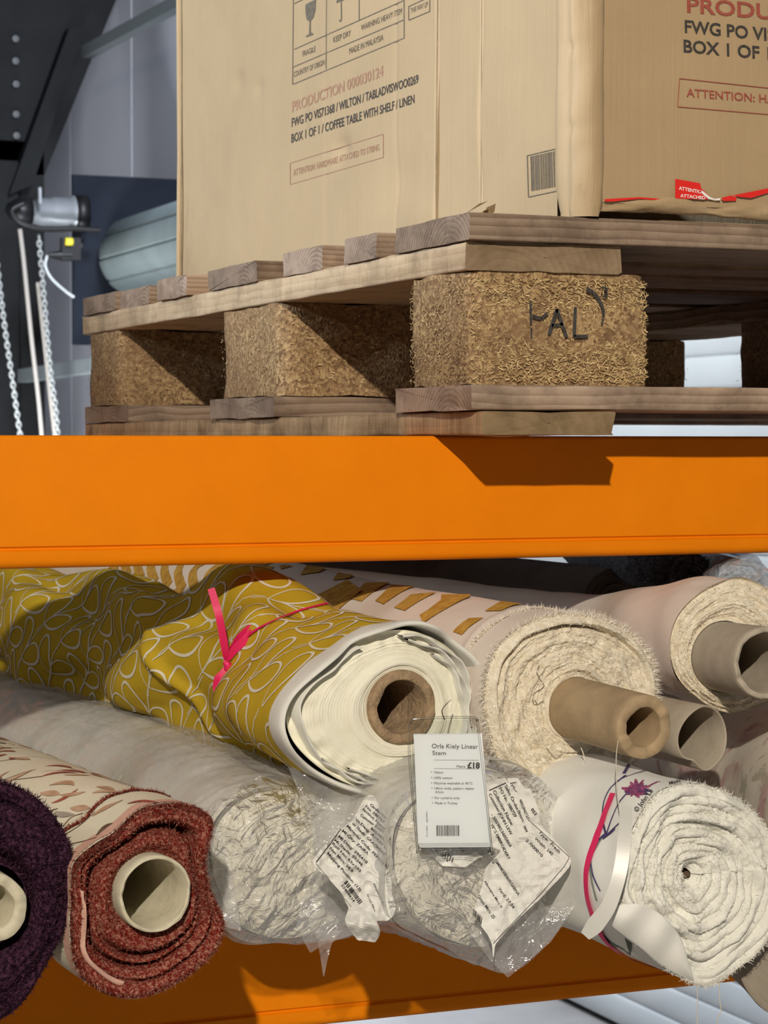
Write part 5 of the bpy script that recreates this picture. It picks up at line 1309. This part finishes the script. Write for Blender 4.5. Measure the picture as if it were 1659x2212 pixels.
ft = lambda u, v: at(u, v, dt(u, v)-.0003)
tm = MB()
def T5(s_, a, c, h, bold=0): text_px(tm, s_, Q5(*a), Q5(*c), h/7.213, ft, 0, bold)
T5('Orla Kiely Linear', (525,405), (1245,415), 74); T5('Stem', (533,510), (745,514), 68); T5('Metre', (912,708), (1045,710), 40); T5('\u00a318', (1078,714), (1272,718), 92, .035)
for i, (s_, x1, y) in enumerate((('Yellow', 702, 798), ('100% cotton', 843, 884), ('Machine washable at 40\u00b0C', 1160, 968), ('140cm wide, pattern repeat', 1185, 1048), ('4.5cm', 706, 1105), ('For curtains only', 958, 1196), ('Made in Turkey', 928, 1278))):
    x0 = 552+i*3.5+(10 if i == 4 else 0); T5(s_, (x0, y), (x1, y+2), 38)
    if i != 4: text_px(tm, '\u2022', Q5(508+i*3.5, y-2), Q5(522+i*3.5, y-2), 6, ft)
line_px(tm, Q5(560,590), Q5(1255,592), .5, ft); line_px(tm, Q5(560,722), Q5(1265,728), .5, ft)
T5('628 NWC', (462,1560), (456,1385), 24); T5('15.3.2022', (460,1785), (458,1610), 22)
x = 598
while x < 952:
    w = random.choice((5, 7, 10, 16)); line_px(tm, Q5(x+w/2, 1608), Q5(x+w/2+2, 1772), w/7.213, ft, n=3); x += w+random.choice((6, 9, 12))
obj('printing', tm, M['ink'], tt_, smooth=False)
def clear():
    m, nt, b = new_mat('clear_sleeve'); nt.nodes.remove(b); out = nt.nodes['Material Output']
    tr = nd(nt, 'ShaderNodeBsdfTransparent'); tr.inputs[0].default_value = (.96, .97, .97, 1); gl = nd(nt, 'ShaderNodeBsdfGlossy'); gl.inputs['Roughness'].default_value = .08
    fr = nd(nt, 'ShaderNodeFresnel'); fr.inputs[0].default_value = 1.45; mx = nd(nt, 'ShaderNodeMixShader'); nt.links.new(fr.outputs[0], mx.inputs[0]); nt.links.new(tr.outputs[0], mx.inputs[1]); nt.links.new(gl.outputs[0], mx.inputs[2]); nt.links.new(mx.outputs[0], out.inputs[0]); return m
M['clear'] = clear()
b = MB(); c_ = [(885,1560),(1030,1553),(1061,1828),(904,1830)]
quad(b, c_, -.0012, .0002); quad(b, [(886,1556),(1029,1549),(1060,1832),(902,1834)], .0034, .0002)
rim = [at(u, v, dt(u, v)-.0004) for u, v in ((884,1640),(884,1572),(888,1558),(900,1553),(960,1550),(1020,1550),(1030,1556),(1034,1580),(1061,1826),(1056,1832),(980,1835),(908,1834),(901,1826),(884,1640))]
b.path(smooth_pts(rim, 120), .0007, 6); obj('clear_sleeve', b, M['clear'], tt_)
b = MB(); b.path(smooth_pts([at(960, 1554, 1.343), at(955, 1535, 1.366), at(965, 1520, 1.392), at(975, 1512, 1.412)], 24), .0004, 6); obj('hanging_loop', b, M['clear'], tt_)
